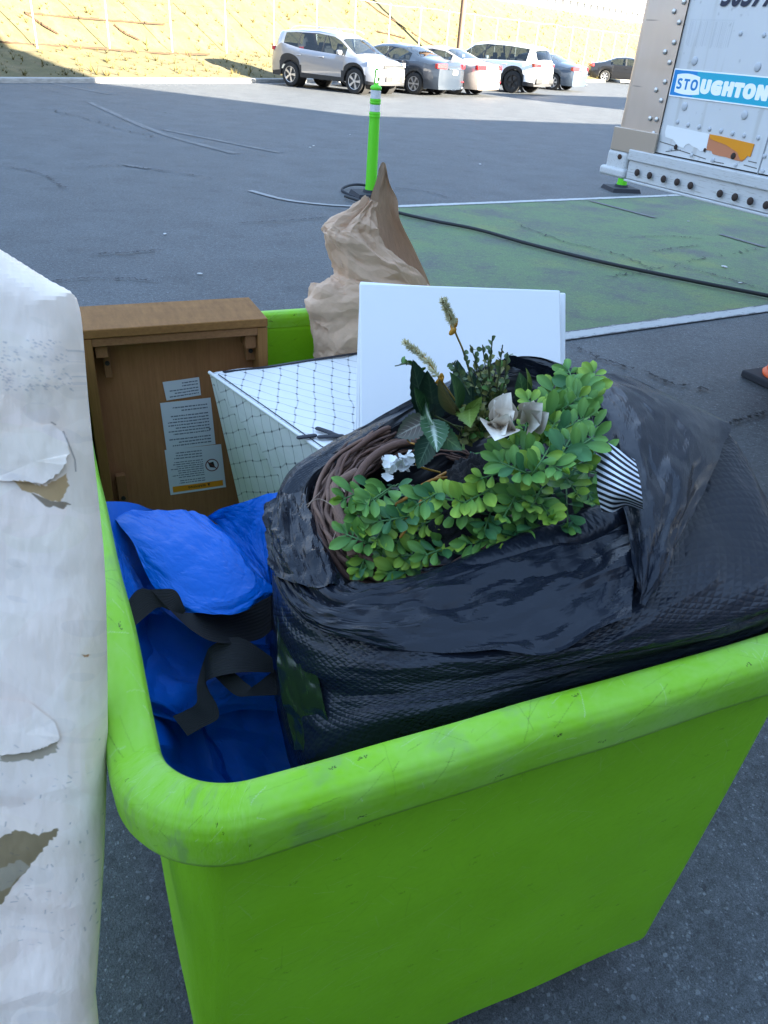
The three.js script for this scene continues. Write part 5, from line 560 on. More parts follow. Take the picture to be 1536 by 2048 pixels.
{ // silk leaves, variegated and dark
  const g = thing('silk_leaf_stem', 'silk foliage stem with large serrated dark green and variegated leaves', 'artificial plant');
  const dark = lm([0.014, 0.045, 0.022], [0.05, 0.10, 0.05], [0.012, 0.035, 0.022]), vari = lm([0.030, 0.100, 0.030], [0.45, 0.52, 0.42], [0.035, 0.10, 0.04], 0.28), purple = lm([0.085, 0.070, 0.062], [0.30, 0.30, 0.26], [0.06, 0.075, 0.05], 0.12), gr = lm([0.025, 0.085, 0.022], [0.10, 0.2, 0.06], [0.020, 0.07, 0.02]), yg = lm([0.12, 0.19, 0.022], [0.2, 0.28, 0.06], [0.10, 0.16, 0.02]), tq = lm([0.018, 0.06, 0.036], [0.12, 0.2, 0.14], [0.02, 0.05, 0.035]);
  const U1 = unitLeaf(0.62, 0.10, 0.10, 0.16), U2 = unitLeaf(0.5, 0.14, -0.12, 0.12), U3 = unitLeaf(0.42, 0.08, 0.16, 0);
  bigLeaf(g, U1, purple, [860, 838, 0.075], [798, 872, 0.05], 0.2); bigLeaf(g, U1, vari, [862, 838, 0.085], [872, 912, 0.075], -0.3); bigLeaf(g, U1, tq, [866, 868, 0.07], [838, 934, 0.03], 0.2); bigLeaf(g, U1, gr, [868, 858, 0.075], [928, 902, 0.06], 0.1); bigLeaf(g, U1, gr, [888, 846, 0.07], [902, 880, 0.06], 0.5);
  bigLeaf(g, U2, dark, [852, 830, 0.07], [832, 724, 0.14], 0.4); bigLeaf(g, U2, dark, [868, 836, 0.06], [852, 752, 0.13], -0.3); bigLeaf(g, U2, gr, [850, 832, 0.075], [836, 776, 0.12], 0.9); bigLeaf(g, U2, dark, [936, 840, 0.03], [912, 722, 0.10], -0.2); bigLeaf(g, U2, dark, [950, 840, 0.03], [944, 740, 0.09], 0.3);
  bigLeaf(g, U3, gr, [914, 828, 0.075], [882, 742, 0.14], 0.9); bigLeaf(g, U3, lm([0.10, 0.075, 0.018], [0.16, 0.12, 0.03], [0.06, 0.07, 0.02]), [918, 832, 0.08], [886, 748, 0.135], -0.7);
  bigLeaf(g, U1, yg, [938, 812, 0.085], [944, 862, 0.085], 0.2); bigLeaf(g, U1, yg, [934, 828, 0.08], [964, 790, 0.10], 0.3); bigLeaf(g, U1, vari, [850, 806, 0.09], [876, 850, 0.09], 0.9); bigLeaf(g, U2, purple, [812, 856, 0.05], [820, 884, 0.04], 0.2);
  bigLeaf(g, U3, gr, [1048, 808, 0.03], [1036, 742, 0.07], 0.2, 'leaf', 1.4); bigLeaf(g, U3, yg, [1052, 806, 0.03], [1040, 736, 0.075], 1.2);
  const sm = std({ color: lin(0.10, 0.12, 0.04) }); for (const l of [[[860, 840, 0.075], [890, 846, 0.06], [925, 855, 0.03]], [[870, 832, 0.08], [905, 850, 0.05], [930, 870, 0.0]]]) part('stem', tube(l.map((q) => at(...q)), 0.0016, 20, 6), sm, g); settle(g);
}
{ // flower spikes
  const r = rng(63); const tuft = mergeGeometries([0, 1, 2].map((k) => new THREE.ConeGeometry(0.0013, 0.006, 4).translate(0, 0.003, 0).rotateZ(0.5).rotateY(k * 2.1)));
  const spike = (pts, t0, t1, rad, label) => { const g = thing('flower_spike', label, 'artificial flower', 'cream flower spikes'); const cv = pts.map((q) => at(...q)); part('stem', tube(cv, 0.0016, 40, 6), std({ color: lin(0.42, 0.27, 0.06), roughness: 0.6 }), g); const gs = []; for (let k = 0; k < 130; k++) { const t = mix(t0, t1, k / 130), p = line(cv, t), e = line(cv, Math.min(1, t + .02)).sub(line(cv, Math.max(0, t - .02))).normalize(); const d = V3(r() - .5, r() - .5, r() - .5); d.addScaledVector(e, -d.dot(e)).normalize(); const w = rad * (1 - 0.5 * (k / 130)) * (0.4 + 0.6 * r()); const q = new THREE.Quaternion().setFromUnitVectors(V3(0, 1, 0), d.clone().addScaledVector(e, 0.9).normalize()); gs.push(tuft.clone().applyQuaternion(q).translate(p.x + d.x * w, p.y + d.y * w, p.z + d.z * w)); } const fl = part('florets', colorize(mergeGeometries(gs), (q) => { const a = 0.75 + 0.5 * fbm(q.x * 200, q.y * 200, q.z * 200, 1); return [0.80 * a, 0.74 * a, 0.44 * a]; }), std({ vertexColors: true, roughness: 0.8 }), g); fl.userData.kind = 'stuff';
    const kn = line(cv, t0 - 0.06); const kg = []; for (let k = 0; k < 5; k++) kg.push(new THREE.SphereGeometry(0.0042, 8, 6).scale(1, 1.8, 0.6).rotateZ(r() * 2 - 1).rotateY(r() * 3).translate(kn.x + (r() - .5) * .006, kn.y + (r() - .5) * .014, kn.z + (r() - .5) * .006)); part('bract', mergeGeometries(kg), std({ color: lin(0.50, 0.24, 0.02), roughness: 0.6 }), g); settle(g); };
  spike([[945, 760, 0.05], [936, 730, 0.09], [925, 698, 0.12], [912, 668, 0.15], [903, 640, 0.18], [885, 598, 0.22]], 0.76, 1, 0.0045, 'tall upright cream flower spike with an orange bract against the white board');
  spike([[910, 800, 0.07], [896, 780, 0.09], [878, 755, 0.115], [855, 722, 0.135], [830, 700, 0.15], [808, 684, 0.165]], 0.42, 1, 0.0055, 'drooping cream flower spike leaning to the storage box');
}
{ // olive filler sprigs
  const g = thing('olive_filler_sprig', 'fine olive green filler sprig with tiny round leaves', 'artificial plant'); const r = rng(71); const gl = [leafGeo(0.011, 0.0075, 0.001, 0.1, 0, [0.05, 0.085, 0.03], [0.07, 0.11, 0.035], 2, 4, 1.2), leafGeo(0.012, 0.008, 0.001, 0.1, 0, [0.10, 0.12, 0.035], [0.17, 0.17, 0.05], 2, 4, 1.2), leafGeo(0.013, 0.008, 0.001, 0.1, 0, [0.06, 0.13, 0.03], [0.10, 0.22, 0.05], 2, 4, 1.2)]; const sm = std({ color: lin(0.06, 0.08, 0.03) }); let c = 0; const late = [];
  const stem = (pts, n, ki, sc = 1) => { const cv = pts.map((q) => at(...q)); const s = part('twig', tube(cv, 0.0009, 24, 5), sm, g); for (let k = 0; k < n; k++) { const t = 0.15 + 0.85 * k / n, p = line(cv, t), d = V3(r() - .5, r() - .2, r() - .5).normalize(), nn = V3(r() - .5, r(), r() - .2).normalize(), x = nn.clone().cross(d).normalize(), y = d.clone().cross(x); const M = basisM(p, x, y, d).scale(V3(sc, sc, sc)), ge = gl[(ki + (r() < 0.25 ? 1 : 0)) % 3]; if (c < 290) { part('leaf', ge, leafMat, s).applyMatrix4(M); c++; } else late.push(ge.clone().applyMatrix4(M)); } };
  const root = [985, 850, 0.02]; const tips = [[985, 672, 0.17], [965, 690, 0.15], [940, 690, 0.15], [925, 700, 0.13], [1005, 690, 0.15], [1015, 705, 0.13], [950, 720, 0.12], [975, 712, 0.14], [1000, 730, 0.11], [990, 745, 0.10], [960, 750, 0.10], [970, 770, 0.08], [1010, 760, 0.08]];
  tips.forEach((t, i) => stem([root, [mix(root[0], t[0], .5) + (i % 3 - 1) * 6, mix(root[1], t[1], .5), mix(.02, t[2], .55)], t], 16, i < 7 ? 0 : 1));
  stem([[860, 770, 0.10], [835, 738, 0.12], [815, 728, 0.13], [790, 732, 0.135]], 9, 2); stem([[940, 790, 0.09], [920, 750, 0.11], [905, 725, 0.13]], 12, 0); for (let k = 0; k < 6; k++) stem([[930 + k * 6, 880, 0.03], [935 + k * 8, 850, 0.055], [915 + k * 14, 815 + (k % 3) * 12, 0.08]], 12, 1, 1.2); for (let k = 0; k < 5; k++) stem([[940, 890, 0.02], [925 + k * 10, 880 - k * 3, 0.04], [920 + k * 16, 870 - k * 12, 0.05]], 10, 1, 1.3);
  if (late.length) { const l = part('more_leaves', mergeGeometries(late), leafMat, g); l.userData.kind = 'stuff'; } settle(g);
}
const petalMat = phys({ vertexColors: true, roughness: 0.65, side: THREE.DoubleSide });
{ // cream silk flower
  const pg = leafGeo(1, 0.62, 0.14, 0.22, 0, [0.50, 0.40, 0.29], [0.74, 0.69, 0.60], 8, 12, 1, 1);
  const fl = (c, list, label) => { const g = thing('silk_flower', label, 'artificial flower', 'cream silk flowers'); for (const [b, t, roll] of list) bigLeaf(g, pg, petalMat, b, t, roll, 'petal', 1.5); part('centre', new THREE.SphereGeometry(0.007, 12, 8).translate(...at(...c).toArray()), std({ color: lin(0.42, 0.28, 0.17), roughness: 0.9 }), g); settle(g); };
  fl([1004, 842, 0.07], [[[1005, 848, 0.065], [1005, 782, 0.10], 0.1], [[1003, 848, 0.065], [1032, 782, 0.10], -0.5], [[1003, 850, 0.065], [980, 800, 0.095], 0.6], [[1000, 852, 0.065], [972, 845, 0.085], 0.3], [[1002, 853, 0.065], [1040, 818, 0.09], -0.3], [[998, 855, 0.065], [984, 900, 0.075], 0], [[1006, 856, 0.065], [1022, 880, 0.075], 0.2], [[1000, 852, 0.07], [1018, 815, 0.10], 0.2]], 'cream silk flower with pointed petals beside the broad green leaf');
  fl([1058, 835, 0.05], [[[1056, 840, 0.05], [1068, 790, 0.085], 0.1], [[1056, 842, 0.05], [1096, 800, 0.08], -0.2], [[1056, 845, 0.05], [1105, 818, 0.07], 0.2], [[1056, 842, 0.05], [1042, 800, 0.08], 0.4], [[1058, 848, 0.05], [1090, 850, 0.06], 0]], 'cream silk flower half hidden by paddle leaves');
}
{ // white blossom cluster, stems and dark netting
  const g = thing('white_blossom', 'small white ruffled blossom cluster lying on the wreath', 'artificial flower'); const r = rng(81); const pg = leafGeo(0.020, 0.020, 0.003, 0.12, 0.2, [0.66, 0.66, 0.63], [0.78, 0.79, 0.78], 5, 7, 1.2);
  for (let k = 0; k < 26; k++) { const t = r(), p = at(mix(772, 832, t) + (r() - .5) * 22, mix(942, 920, t) + (r() - .5) * 20, 0.02 + 0.012 * r()); const d = V3(r() - .5, r() - .3, r() - .5).normalize(), n = V3(r() - .5, 1, r() - .2).normalize(), x = n.clone().cross(d).normalize(), y = d.clone().cross(x); part('petal', pg, petalMat, g).applyMatrix4(basisM(p, x, y, d)); }
  part('stem', tube([at(830, 928, 0.02), at(845, 935, 0.015), at(880, 945, -0.02)], 0.0016, 12, 6), std({ color: lin(0.45, 0.25, 0.03) }), g); settle(g);
  const o = thing('orange_stem_bundle', 'bundle of orange painted stems with a grey furry bud between the leaves', 'artificial stem'); const om = std({ color: lin(0.42, 0.19, 0.02), roughness: 0.6 });
  [[[790, 1010, 0.0], [830, 985, 0.005], [875, 955, 0.0], [905, 940, -0.02]], [[835, 975, 0.008], [865, 960, 0.01], [900, 955, -0.01]], [[800, 1075, -0.01], [822, 1045, 0.0], [838, 1010, 0.005], [850, 985, 0.005]], [[820, 1050, 0.0], [812, 1035, 0.005], [800, 1020, 0.01]], [[868, 890, 0.03], [820, 885, 0.02], [812, 875, 0.03]]].forEach((l, i) => part('stem', tube(l.map((q) => at(...q)), 0.0028 - 0.0003 * i, 24, 7), om, o));
  const bud = at(812, 976, 0.005); const fz = []; for (let k = 0; k < 260; k++) { const a = r() * 6.28, z = (r() - .5) * 0.034; const d = V3(Math.cos(a), Math.sin(a) * 0.8 + .2, Math.sin(a)).normalize(); fz.push(new THREE.ConeGeometry(0.0006, 0.008, 3).translate(0, 0.008, 0).applyQuaternion(new THREE.Quaternion().setFromUnitVectors(V3(0, 1, 0), d)).translate(bud.x + z, bud.y, bud.z - z * 0.5)); } part('furry_bud', mergeGeometries(fz), std({ color: lin(0.30, 0.31, 0.28), roughness: 1 }), o); settle(o);
  const nt = patch([[at(870, 960, -0.01), at(920, 915, 0.0), at(970, 900, -0.01), at(1010, 905, -0.02)], [at(850, 1010, 0.0), at(910, 965, 0.02), at(970, 940, 0.012), at(1020, 950, -0.02)], [at(845, 1060, -0.01), at(900, 1030, 0.005), at(960, 1010, 0.0), at(1010, 1010, -0.03)], [at(850, 1100, -0.04), at(900, 1090, -0.03), at(950, 1070, -0.03), at(1000, 1060, -0.05)]], 80, 60, false, (q) => 0.012 * ridge(q.x * 22, q.y * 22, q.z * 22, 3));
  single('black_netting', nt, phys({ color: lin(0.012, 0.013, 0.018), roughness: 0.75, bumpMap: emboss, bumpScale: 0.006 }), 'crumpled black netting among the green leaves', 'netting');
}
{ // striped cushion under the right flap
  const P = [[at(1196, 880, 0.02), at(1215, 885, 0.03), at(1240, 900, 0.03), at(1270, 920, 0.02)], [at(1190, 930, 0.01), at(1218, 938, 0.035), at(1250, 950, 0.035), at(1280, 960, 0.02)], [at(1194, 980, 0.01), at(1222, 985, 0.03), at(1252, 990, 0.03), at(1285, 1000, 0.01)], [at(1203, 1022, -0.005), at(1225, 1025, 0.0), at(1252, 1012, 0.0), at(1285, 1020, -0.02)]];
  const gg = patch(P, 40, 60); const st = canvasTex(64, 512, (c, w, h) => { c.fillStyle = '#c9ced8'; c.fillRect(0, 0, w, h); c.fillStyle = '#0b0c12'; for (let k = 0; k < 11; k++) c.fillRect(0, k * h / 11 + 4, w, h / 22 + 1); }); const u = gg.attributes.uv; for (let i = 0; i < u.count; i++) u.setXY(i, u.getX(i), u.getY(i) - 0.16 * u.getX(i)); st.wrapS = st.wrapT = THREE.RepeatWrapping;
  const g = thing('striped_cushion', 'black and white striped fabric cushion tucked under the bag flap', 'cushion'); part('striped_cover', gg, std({ map: st, roughness: 0.85 }), g); settle(g);
}
// ------------------------------------------------------------------ parked cars
const glassM = phys({ color: lin(0.30, 0.34, 0.36), roughness: 0.03, transmission: 1, thickness: 0 }), tyreM = std({ color: lin(0.018, 0.018, 0.018), roughness: 0.9 }), alloyM = std({ color: lin(0.55, 0.55, 0.56), metalness: 0.8, roughness: 0.35 }), blackAlloy = std({ color: lin(0.03, 0.03, 0.03), metalness: 0.5, roughness: 0.4 }), trimM = std({ color: lin(0.025, 0.026, 0.028), roughness: 0.7 }), chromeM = std({ color: lin(0.75, 0.75, 0.75), metalness: 1, roughness: 0.15 }), redM = phys({ color: lin(0.45, 0.015, 0.02), roughness: 0.2, clearcoat: 1 }), lampM = phys({ color: lin(0.7, 0.7, 0.7), roughness: 0.1, clearcoat: 1 }), plateM = std({ color: lin(0.7, 0.7, 0.68) }), wellM = std({ color: lin(0.01, 0.01, 0.01), roughness: 1 });
const interp = (tab, x) => { if (x <= tab[0][0]) return tab[0][1]; for (let i = 0; i < tab.length - 1; i++) if (x <= tab[i + 1][0]) { const t = (x - tab[i][0]) / (tab[i + 1][0] - tab[i][0]); return mix(tab[i][1], tab[i + 1][1], t); } return tab[tab.length - 1][1]; };
function wheel(parent, x, z, rad, w, out, spokes, rimMat) {
  const s = Math.sign(z); const prof = [[rad * 0.66, -w / 2], [rad * 0.9, -w / 2], [rad * 0.985, -w * 0.4], [rad, -w * 0.25], [rad, w * 0.25], [rad * 0.985, w * 0.4], [rad * 0.9, w / 2], [rad * 0.66, w / 2], [rad * 0.62, w * 0.3]].map(([a, b]) => new THREE.Vector2(a, b));
  const t = part('tyre', new THREE.LatheGeometry(prof, 36).rotateX(Math.PI / 2), tyreM, parent); t.position.set(x, rad, z);
  const gs = [new THREE.TorusGeometry(rad * 0.645, rad * 0.035, 8, 36).translate(0, 0, s * w * 0.44), new THREE.CylinderGeometry(rad * 0.13, rad * 0.13, 0.04, 16).rotateX(Math.PI / 2).translate(0, 0, s * w * 0.40)];
  for (let k = 0; k < spokes; k++) for (const d of [-0.11, 0.11]) { const a = k / spokes * Math.PI * 2; const b = new THREE.BoxGeometry(rad * 0.56, rad * 0.085, 0.03).translate(rad * 0.37, 0, 0).rotateZ(a + d * 0.9).translate(0, 0, s * w * 0.41); gs.push(b); }
  part('rim', mergeGeometries(gs.map((g) => g.index ? g.toNonIndexed() : g)), rimMat, t); part('brake_disc', new THREE.CylinderGeometry(rad * 0.63, rad * 0.63, 0.02, 28).rotateX(Math.PI / 2).translate(0, 0, s * w * 0.18), std({ color: lin(0.06, 0.06, 0.06), roughness: 0.6 }), t);
}
function car(o) { // x forward, z to its right; everything in metres
  const g = thing(o.name, o.label, 'car', 'cars parked along the embankment'); const { L, W, H } = o, hw = W / 2, xf = o.front, xr = o.rear, Ra = o.wheelR + 0.075; // axle positions
  const low = o.sill; const yLow = (x) => { for (const a of [xf, xr]) { const d = Math.abs(x - a); if (d < Ra) return Math.max(low, o.wheelR + Math.sqrt(Ra * Ra - d * d) * 0.97); } return low; };
  const xs = new Set(); for (let i = 0; i <= 84; i++) xs.add(+(-L / 2 + L * i / 84).toFixed(3)); for (const a of [xf, xr]) for (let i = 0; i <= 16; i++) xs.add(+(a - Ra * Math.cos(i / 16 * Math.PI)).toFixed(3)); for (const w of o.sideWin.flat()) xs.add(w); for (const q of [...o.windshield, ...o.rearWin]) xs.add(q); const X = [...xs].sort((a, b) => a - b).filter((v, i, A) => !i || v - A[i - 1] > 0.004);
  const sect = (x) => { const e = clamp((Math.abs(x) / (L / 2) - 0.72) / 0.28), w = hw * (1 - 0.10 * e * e * (x > 0 ? o.noseTaper ?? 1.2 : 1)); const yl = yLow(x), yt = interp(o.top, x), yb = Math.min(interp(o.belt, x), yt - 0.02), gr = yt - yb; const zs = w * 0.965, ze = Math.max(0.1, zs - 0.03 - gr * (o.tumble ?? 0.42)), ye = yt - Math.min(0.075, gr * 0.35);
    const pts = [[yl, w * 0.955], [yl + (yb - yl) * 0.18, w * 0.985], [yl + (yb - yl) * 0.45, w], [yl + (yb - yl) * 0.8, w * 0.985], [yb, zs], [yb + (ye - yb) * 0.03, zs - 0.012], [yb + (ye - yb) * 0.5, mix(zs, ze, 0.5) + 0.01], [yb + (ye - yb) * 0.93, mix(zs, ze, 0.94)], [ye + (yt - ye) * 0.3, ze - 0.035], [ye + (yt - ye) * 0.75, ze * 0.72], [ye + (yt - ye) * 0.95, ze * 0.38], [yt, 0]]; return pts; };
  const swp = (x, z, y) => { const e = clamp((Math.abs(x) / (L / 2) - 0.6) / 0.4); const rd = e * e * (0.16 * Math.pow(Math.abs(z) / hw, 2.2) * (x > 0 ? 1.5 : 1)); return x - Math.sign(x) * rd - Math.sign(x) * (x > 0 ? 0.05 : 0.03) * e * e * Math.pow(clamp((y - 0.55) / 0.6), 2) * 1.0; };
  const nP = 12, buckets = {}; const put = (k, a, b, c, d) => (buckets[k] ??= []).push(a, b, c, a, c, d);
  const inR = (v, [a, b]) => v > a && v < b;
  const vert = (i, j, sgn) => { const p = S[i][j]; return V3(swp(X[i], p[1], p[0]), p[0], sgn * p[1]); }; const S = X.map(sect);
  for (const sgn of [-1, 1]) for (let i = 0; i < X.length - 1; i++) for (let j = 0; j < nP - 1; j++) { const xm = (X[i] + X[i + 1]) / 2; let k = 'body'; if (j < (o.cladRows ?? 0) || (o.cladRows && (Math.abs(xm - xf) < Ra + 0.07 || Math.abs(xm - xr) < Ra + 0.07) && j < 2)) k = 'cladding'; if (j >= 5 && j <= 6) { o.sideWin.forEach((w, q) => { if (inR(xm, w)) k = 'side_window' + sgn + q; }); if (k === 'body' && xm > o.sideWin[0][0] && xm < o.sideWin[o.sideWin.length - 1][1]) k = 'pillar'; } if (j >= 8) { if (inR(xm, o.windshield)) k = 'windshield'; if (inR(xm, o.rearWin)) k = 'rear_window'; }
    const a = vert(i, j, sgn), b = vert(i + 1, j, sgn), c = vert(i + 1, j + 1, sgn), d = vert(i, j + 1, sgn); sgn < 0 ? put(k, a, d, c, b) : put(k, a, b, c, d); }
  for (const i of [0, X.length - 1]) for (let j = 0; j < nP - 1; j++) { const a = vert(i, j, 1), b = vert(i, j + 1, 1), c = vert(i, j + 1, -1), d = vert(i, j, -1); const k = j < (o.cladRows ?? 0) ? 'cladding' : 'body'; const n = 6; for (let q = 0; q < n; q++) { const m = (p, r, t) => { const v = p.clone().lerp(r, t); v.x = swp(X[i], v.z, v.y); return v; }; const A = m(a, d, q / n), A2 = m(a, d, (q + 1) / n), B1 = m(b, c, q / n), B2 = m(b, c, (q + 1) / n); i ? put(k, A, A2, B2, B1) : put(k, A, B1, B2, A2); } }
  for (const [k, v] of Object.entries(buckets)) { let ge = new THREE.BufferGeometry().setFromPoints(v); ge = mergeVertices(ge, 0.0005); ge = toCreasedNormals(ge.toNonIndexed(), 0.62); const isG = /window|windshield/.test(k); part(k.replace(/[-\d]+$/, ''), ge, isG ? glassM : k === 'cladding' || k === 'pillar' ? trimM : o.paint, g); }
  for (const x of [0.15, -0.62]) for (const s of [-1, 1]) { const y0 = o.sill + 0.16, k = H / 1.74; const st = part('seat', rbox(0.5, 0.22, 0.5, 0.06).translate(x, y0 + 0.11, s * 0.36), trimM, g); part('backrest', rbox(0.16, 0.62 * k, 0.48, 0.06).rotateZ(0.2).translate(x - 0.28, y0 + 0.44 * k, s * 0.36), trimM, st); part('headrest', rbox(0.1, 0.17 * k, 0.26, 0.04).translate(x - 0.36, y0 + 0.80 * k, s * 0.34), trimM, st); } part('dashboard', rbox(0.5, 0.2, W * 0.78, 0.06).translate(1.02, o.belt[3][1] - 0.14, 0), trimM, g);
  part('underbody', box(L * 0.9, 0.16, W * 0.8, 0, low + 0.10, 0), wellM, g); for (const s of [-1, 1]) part('door_lining', box(2.4, 0.5, 0.03, -0.15, low + 0.45, s * (hw - 0.13)), trimM, g); for (const a of [xf, xr]) for (const s of [-1, 1]) { part('wheel_well', new THREE.CylinderGeometry(Ra, Ra, 0.34, 24, 1, true, 0, Math.PI).rotateX(Math.PI / 2).rotateZ(Math.PI / 2 * 0).translate(a, o.wheelR, s * (hw - 0.22)), wellM, g); wheel(g, a, s * (hw - 0.13), o.wheelR, 0.215, 0, o.spokes ?? 5, o.rimMat ?? alloyM); }
  const yAt = (x, f) => { const s = sect(x); return s[0][0] + 0; };
  const bit = (name, w, h, d, x, y, z, m, ry = 0, r = 0.02) => { const b = part(name, rbox(w, h, d, Math.min(r, w / 2.1, h / 2.1, d / 2.1), 3), m, g); b.position.set(x, y, z); b.rotation.y = ry; return b; };
  for (const s of [-1, 1]) { for (const l of o.lights) bit(l[0], l[1], l[2], l[3], l[4], l[5], s * l[6], l[7], s * l[8]); bit('door_handle', 0.2, 0.035, 0.04, o.handles[0], o.handles[2], s * (hw - 0.005), o.paint); bit('door_handle', 0.2, 0.035, 0.04, o.handles[1], o.handles[2], s * (hw - 0.005), o.paint); bit('mirror', 0.14, 0.14, 0.22, o.mirror[0], o.mirror[1], s * (hw + 0.06), o.paint, s * 0.2, 0.05); if (o.rails) { const r = part('roof_rail', tube([V3(-1.5, H - 0.05, s * (hw - 0.32)), V3(-1.35, H + 0.03, s * (hw - 0.33)), V3(-0.4, H + 0.05, s * (hw - 0.34)), V3(0.45, H + 0.01, s * (hw - 0.35)), V3(0.6, H - 0.07, s * (hw - 0.35))], 0.018, 30, 6), chromeM, g); } }
  for (const b of o.bits) bit(...b); g.position.copy(o.pos).setY(0); g.rotation.y = o.yaw; return g;
}
const paint = (r, gg, b, m = 0.35) => phys({ color: lin(r, gg, b), metalness: m, roughness: 0.35, clearcoat: 1, clearcoatRoughness: 0.05 });
const pHead = Math.atan2(-0.54, 0.84); // noses point along (0.84, 0, 0.54)
const suvTop = [[-2.28, 0.98], [-2.24, 1.16], [-2.1, 1.44], [-1.98, 1.60], [-1.2, 1.665], [-0.3, 1.68], [0.35, 1.62], [0.62, 1.52], [1.32, 1.10], [1.5, 1.06], [2.0, 0.98], [2.2, 0.88], [2.28, 0.75]];
car({ name: 'silver_suv', label: 'silver sport utility vehicle with roof rails, nose towards the yard', L: 4.57, W: 1.84, H: 1.68, front: 1.34, rear: -1.32, wheelR: 0.355, sill: 0.30, cladRows: 1, top: suvTop, belt: [[-2.28, 0.95], [-1.75, 1.24], [-0.9, 1.10], [0.0, 1.05], [0.9, 1.01], [1.4, 0.98], [2.28, 0.72]], sideWin: [[-1.62, -1.02], [-0.97, -0.02], [0.03, 0.94]], windshield: [0.66, 1.30], rearWin: [-2.2, -2.02], tumble: 0.36, paint: paint(0.27, 0.28, 0.31, 0.5), rails: true, spokes: 5, lights: [['headlight', 0.5, 0.13, 0.10, 2.0, 0.86, 0.72, lampM, 0.62], ['tail_light', 0.12, 0.12, 0.3, -2.14, 1.07, 0.72, redM, 0.5], ['fog_lamp', 0.08, 0.1, 0.14, 2.13, 0.48, 0.66, trimM, 0.4]], handles: [0.0, -0.95, 0.93], mirror: [0.78, 1.10], bits: [['grille', 0.06, 0.10, 1.1, 2.21, 0.80, 0, trimM], ['lower_grille', 0.06, 0.16, 0.95, 2.25, 0.47, 0, trimM], ['chrome_bar', 0.06, 0.035, 1.0, 2.245, 0.855, 0, chromeM], ['licence_plate', 0.03, 0.13, 0.32, 2.30, 0.52, 0, plateM], ['wiper', 0.03, 0.015, 0.6, 1.28, 1.12, 0.1, trimM]], pos: V3(-2.60, 0, -29.22), yaw: pHead });
const sedTop = [[-2.42, 0.92], [-2.38, 1.02], [-1.75, 1.10], [-1.55, 1.14], [-0.75, 1.41], [-0.2, 1.455], [0.3, 1.42], [0.55, 1.36], [1.18, 1.02], [1.6, 0.97], [2.15, 0.86], [2.42, 0.68]], sedBelt = [[-2.42, 0.88], [-1.5, 0.99], [0, 0.96], [1.0, 0.94], [2.42, 0.66]];
const sedan = (o) => car({ L: 4.84, W: 1.83, H: 1.46, front: 1.42, rear: -1.36, wheelR: 0.325, sill: 0.22, top: sedTop, belt: sedBelt, sideWin: [[-1.12, -0.2], [-0.13, 0.85]], windshield: [0.58, 1.16], rearWin: [-1.53, -0.80], tumble: 0.5, spokes: 6, lights: [['tail_light', 0.16, 0.15, 0.42, -2.27, 0.90, 0.68, redM, 0.35], ['headlight', 0.4, 0.13, 0.1, 2.1, 0.74, 0.7, lampM, 0.6]], handles: [-0.1, -1.05, 0.82], mirror: [0.72, 0.98], bits: [['licence_plate', 0.03, 0.13, 0.30, -2.43, 0.72, 0, plateM], ['boot_trim', 0.05, 0.03, 0.8, -2.425, 0.83, 0, chromeM], ['rear_reflector', 0.05, 0.05, 0.12, -2.36, 0.45, 0.66, redM], ['exhaust', 0.14, 0.07, 0.12, -2.36, 0.27, 0.6, chromeM]], yaw: pHead + Math.PI, ...o });
const rowAt = (s, back) => V3(-5.4, 0, -30).addScaledVector(KR, s).addScaledVector(KD, -back);
const onRow = (px, py, off) => { const p = onY(px, py); return p; };
// each car stands where its rear wheel touches the ground in the photograph
const carAt = (wx, wy, o, mk) => { const c = onY(wx, wy), f = V3(Math.cos(o.yaw ?? pHead + Math.PI), 0, -Math.sin(o.yaw ?? pHead + Math.PI)), s = V3(-f.z, 0, f.x); const side = o.side; return mk({ ...o, pos: c.addScaledVector(f, -(o.axle)).addScaledVector(s, -side * 0.80) }); };
carAt(828, 189, { name: 'grey_sedan', label: 'dark blue grey sedan parked nose-in beside the silver sport utility vehicle', paint: paint(0.025, 0.035, 0.05, 0.3), axle: -1.36, side: -1 }, sedan);
carAt(908, 189, { name: 'beige_sedan', label: 'pale beige sedan between the dark sedan and the white sport utility vehicle', paint: paint(0.34, 0.30, 0.27, 0.3), axle: -1.36, side: -1 }, sedan);
const wsuv = (o) => car({ L: 4.9, W: 1.92, H: 1.74, front: 1.45, rear: -1.42, wheelR: 0.385, sill: 0.30, cladRows: 1, top: [[-2.45, 1.0], [-2.40, 1.18], [-2.15, 1.58], [-2.0, 1.66], [-1.0, 1.73], [0, 1.74], [0.55, 1.66], [1.3, 1.14], [1.6, 1.10], [2.2, 0.98], [2.45, 0.75]], belt: [[-2.45, 0.98], [-1.9, 1.12], [0, 1.08], [1.2, 1.05], [2.45, 0.72]], sideWin: [[-1.95, -1.15], [-1.08, -0.05], [0.02, 1.0]], windshield: [0.62, 1.28], rearWin: [-2.38, -2.17], tumble: 0.34, spokes: 5, rimMat: blackAlloy, lights: [['tail_light', 0.2, 0.13, 0.42, -2.28, 1.02, 0.70, redM, 0.35], ['headlight', 0.4, 0.13, 0.1, 2.1, 0.9, 0.75, lampM, 0.6]], handles: [0.0, -1.0, 0.98], mirror: [0.9, 1.14], bits: [['licence_plate', 0.03, 0.13, 0.30, -2.46, 0.86, 0, plateM], ['rear_bumper', 0.16, 0.22, 1.6, -2.36, 0.48, 0, trimM, 0, 0.06], ['chrome_bar', 0.05, 0.03, 0.9, -2.455, 0.98, 0, chromeM]], rails: false, yaw: pHead + Math.PI, ...o });
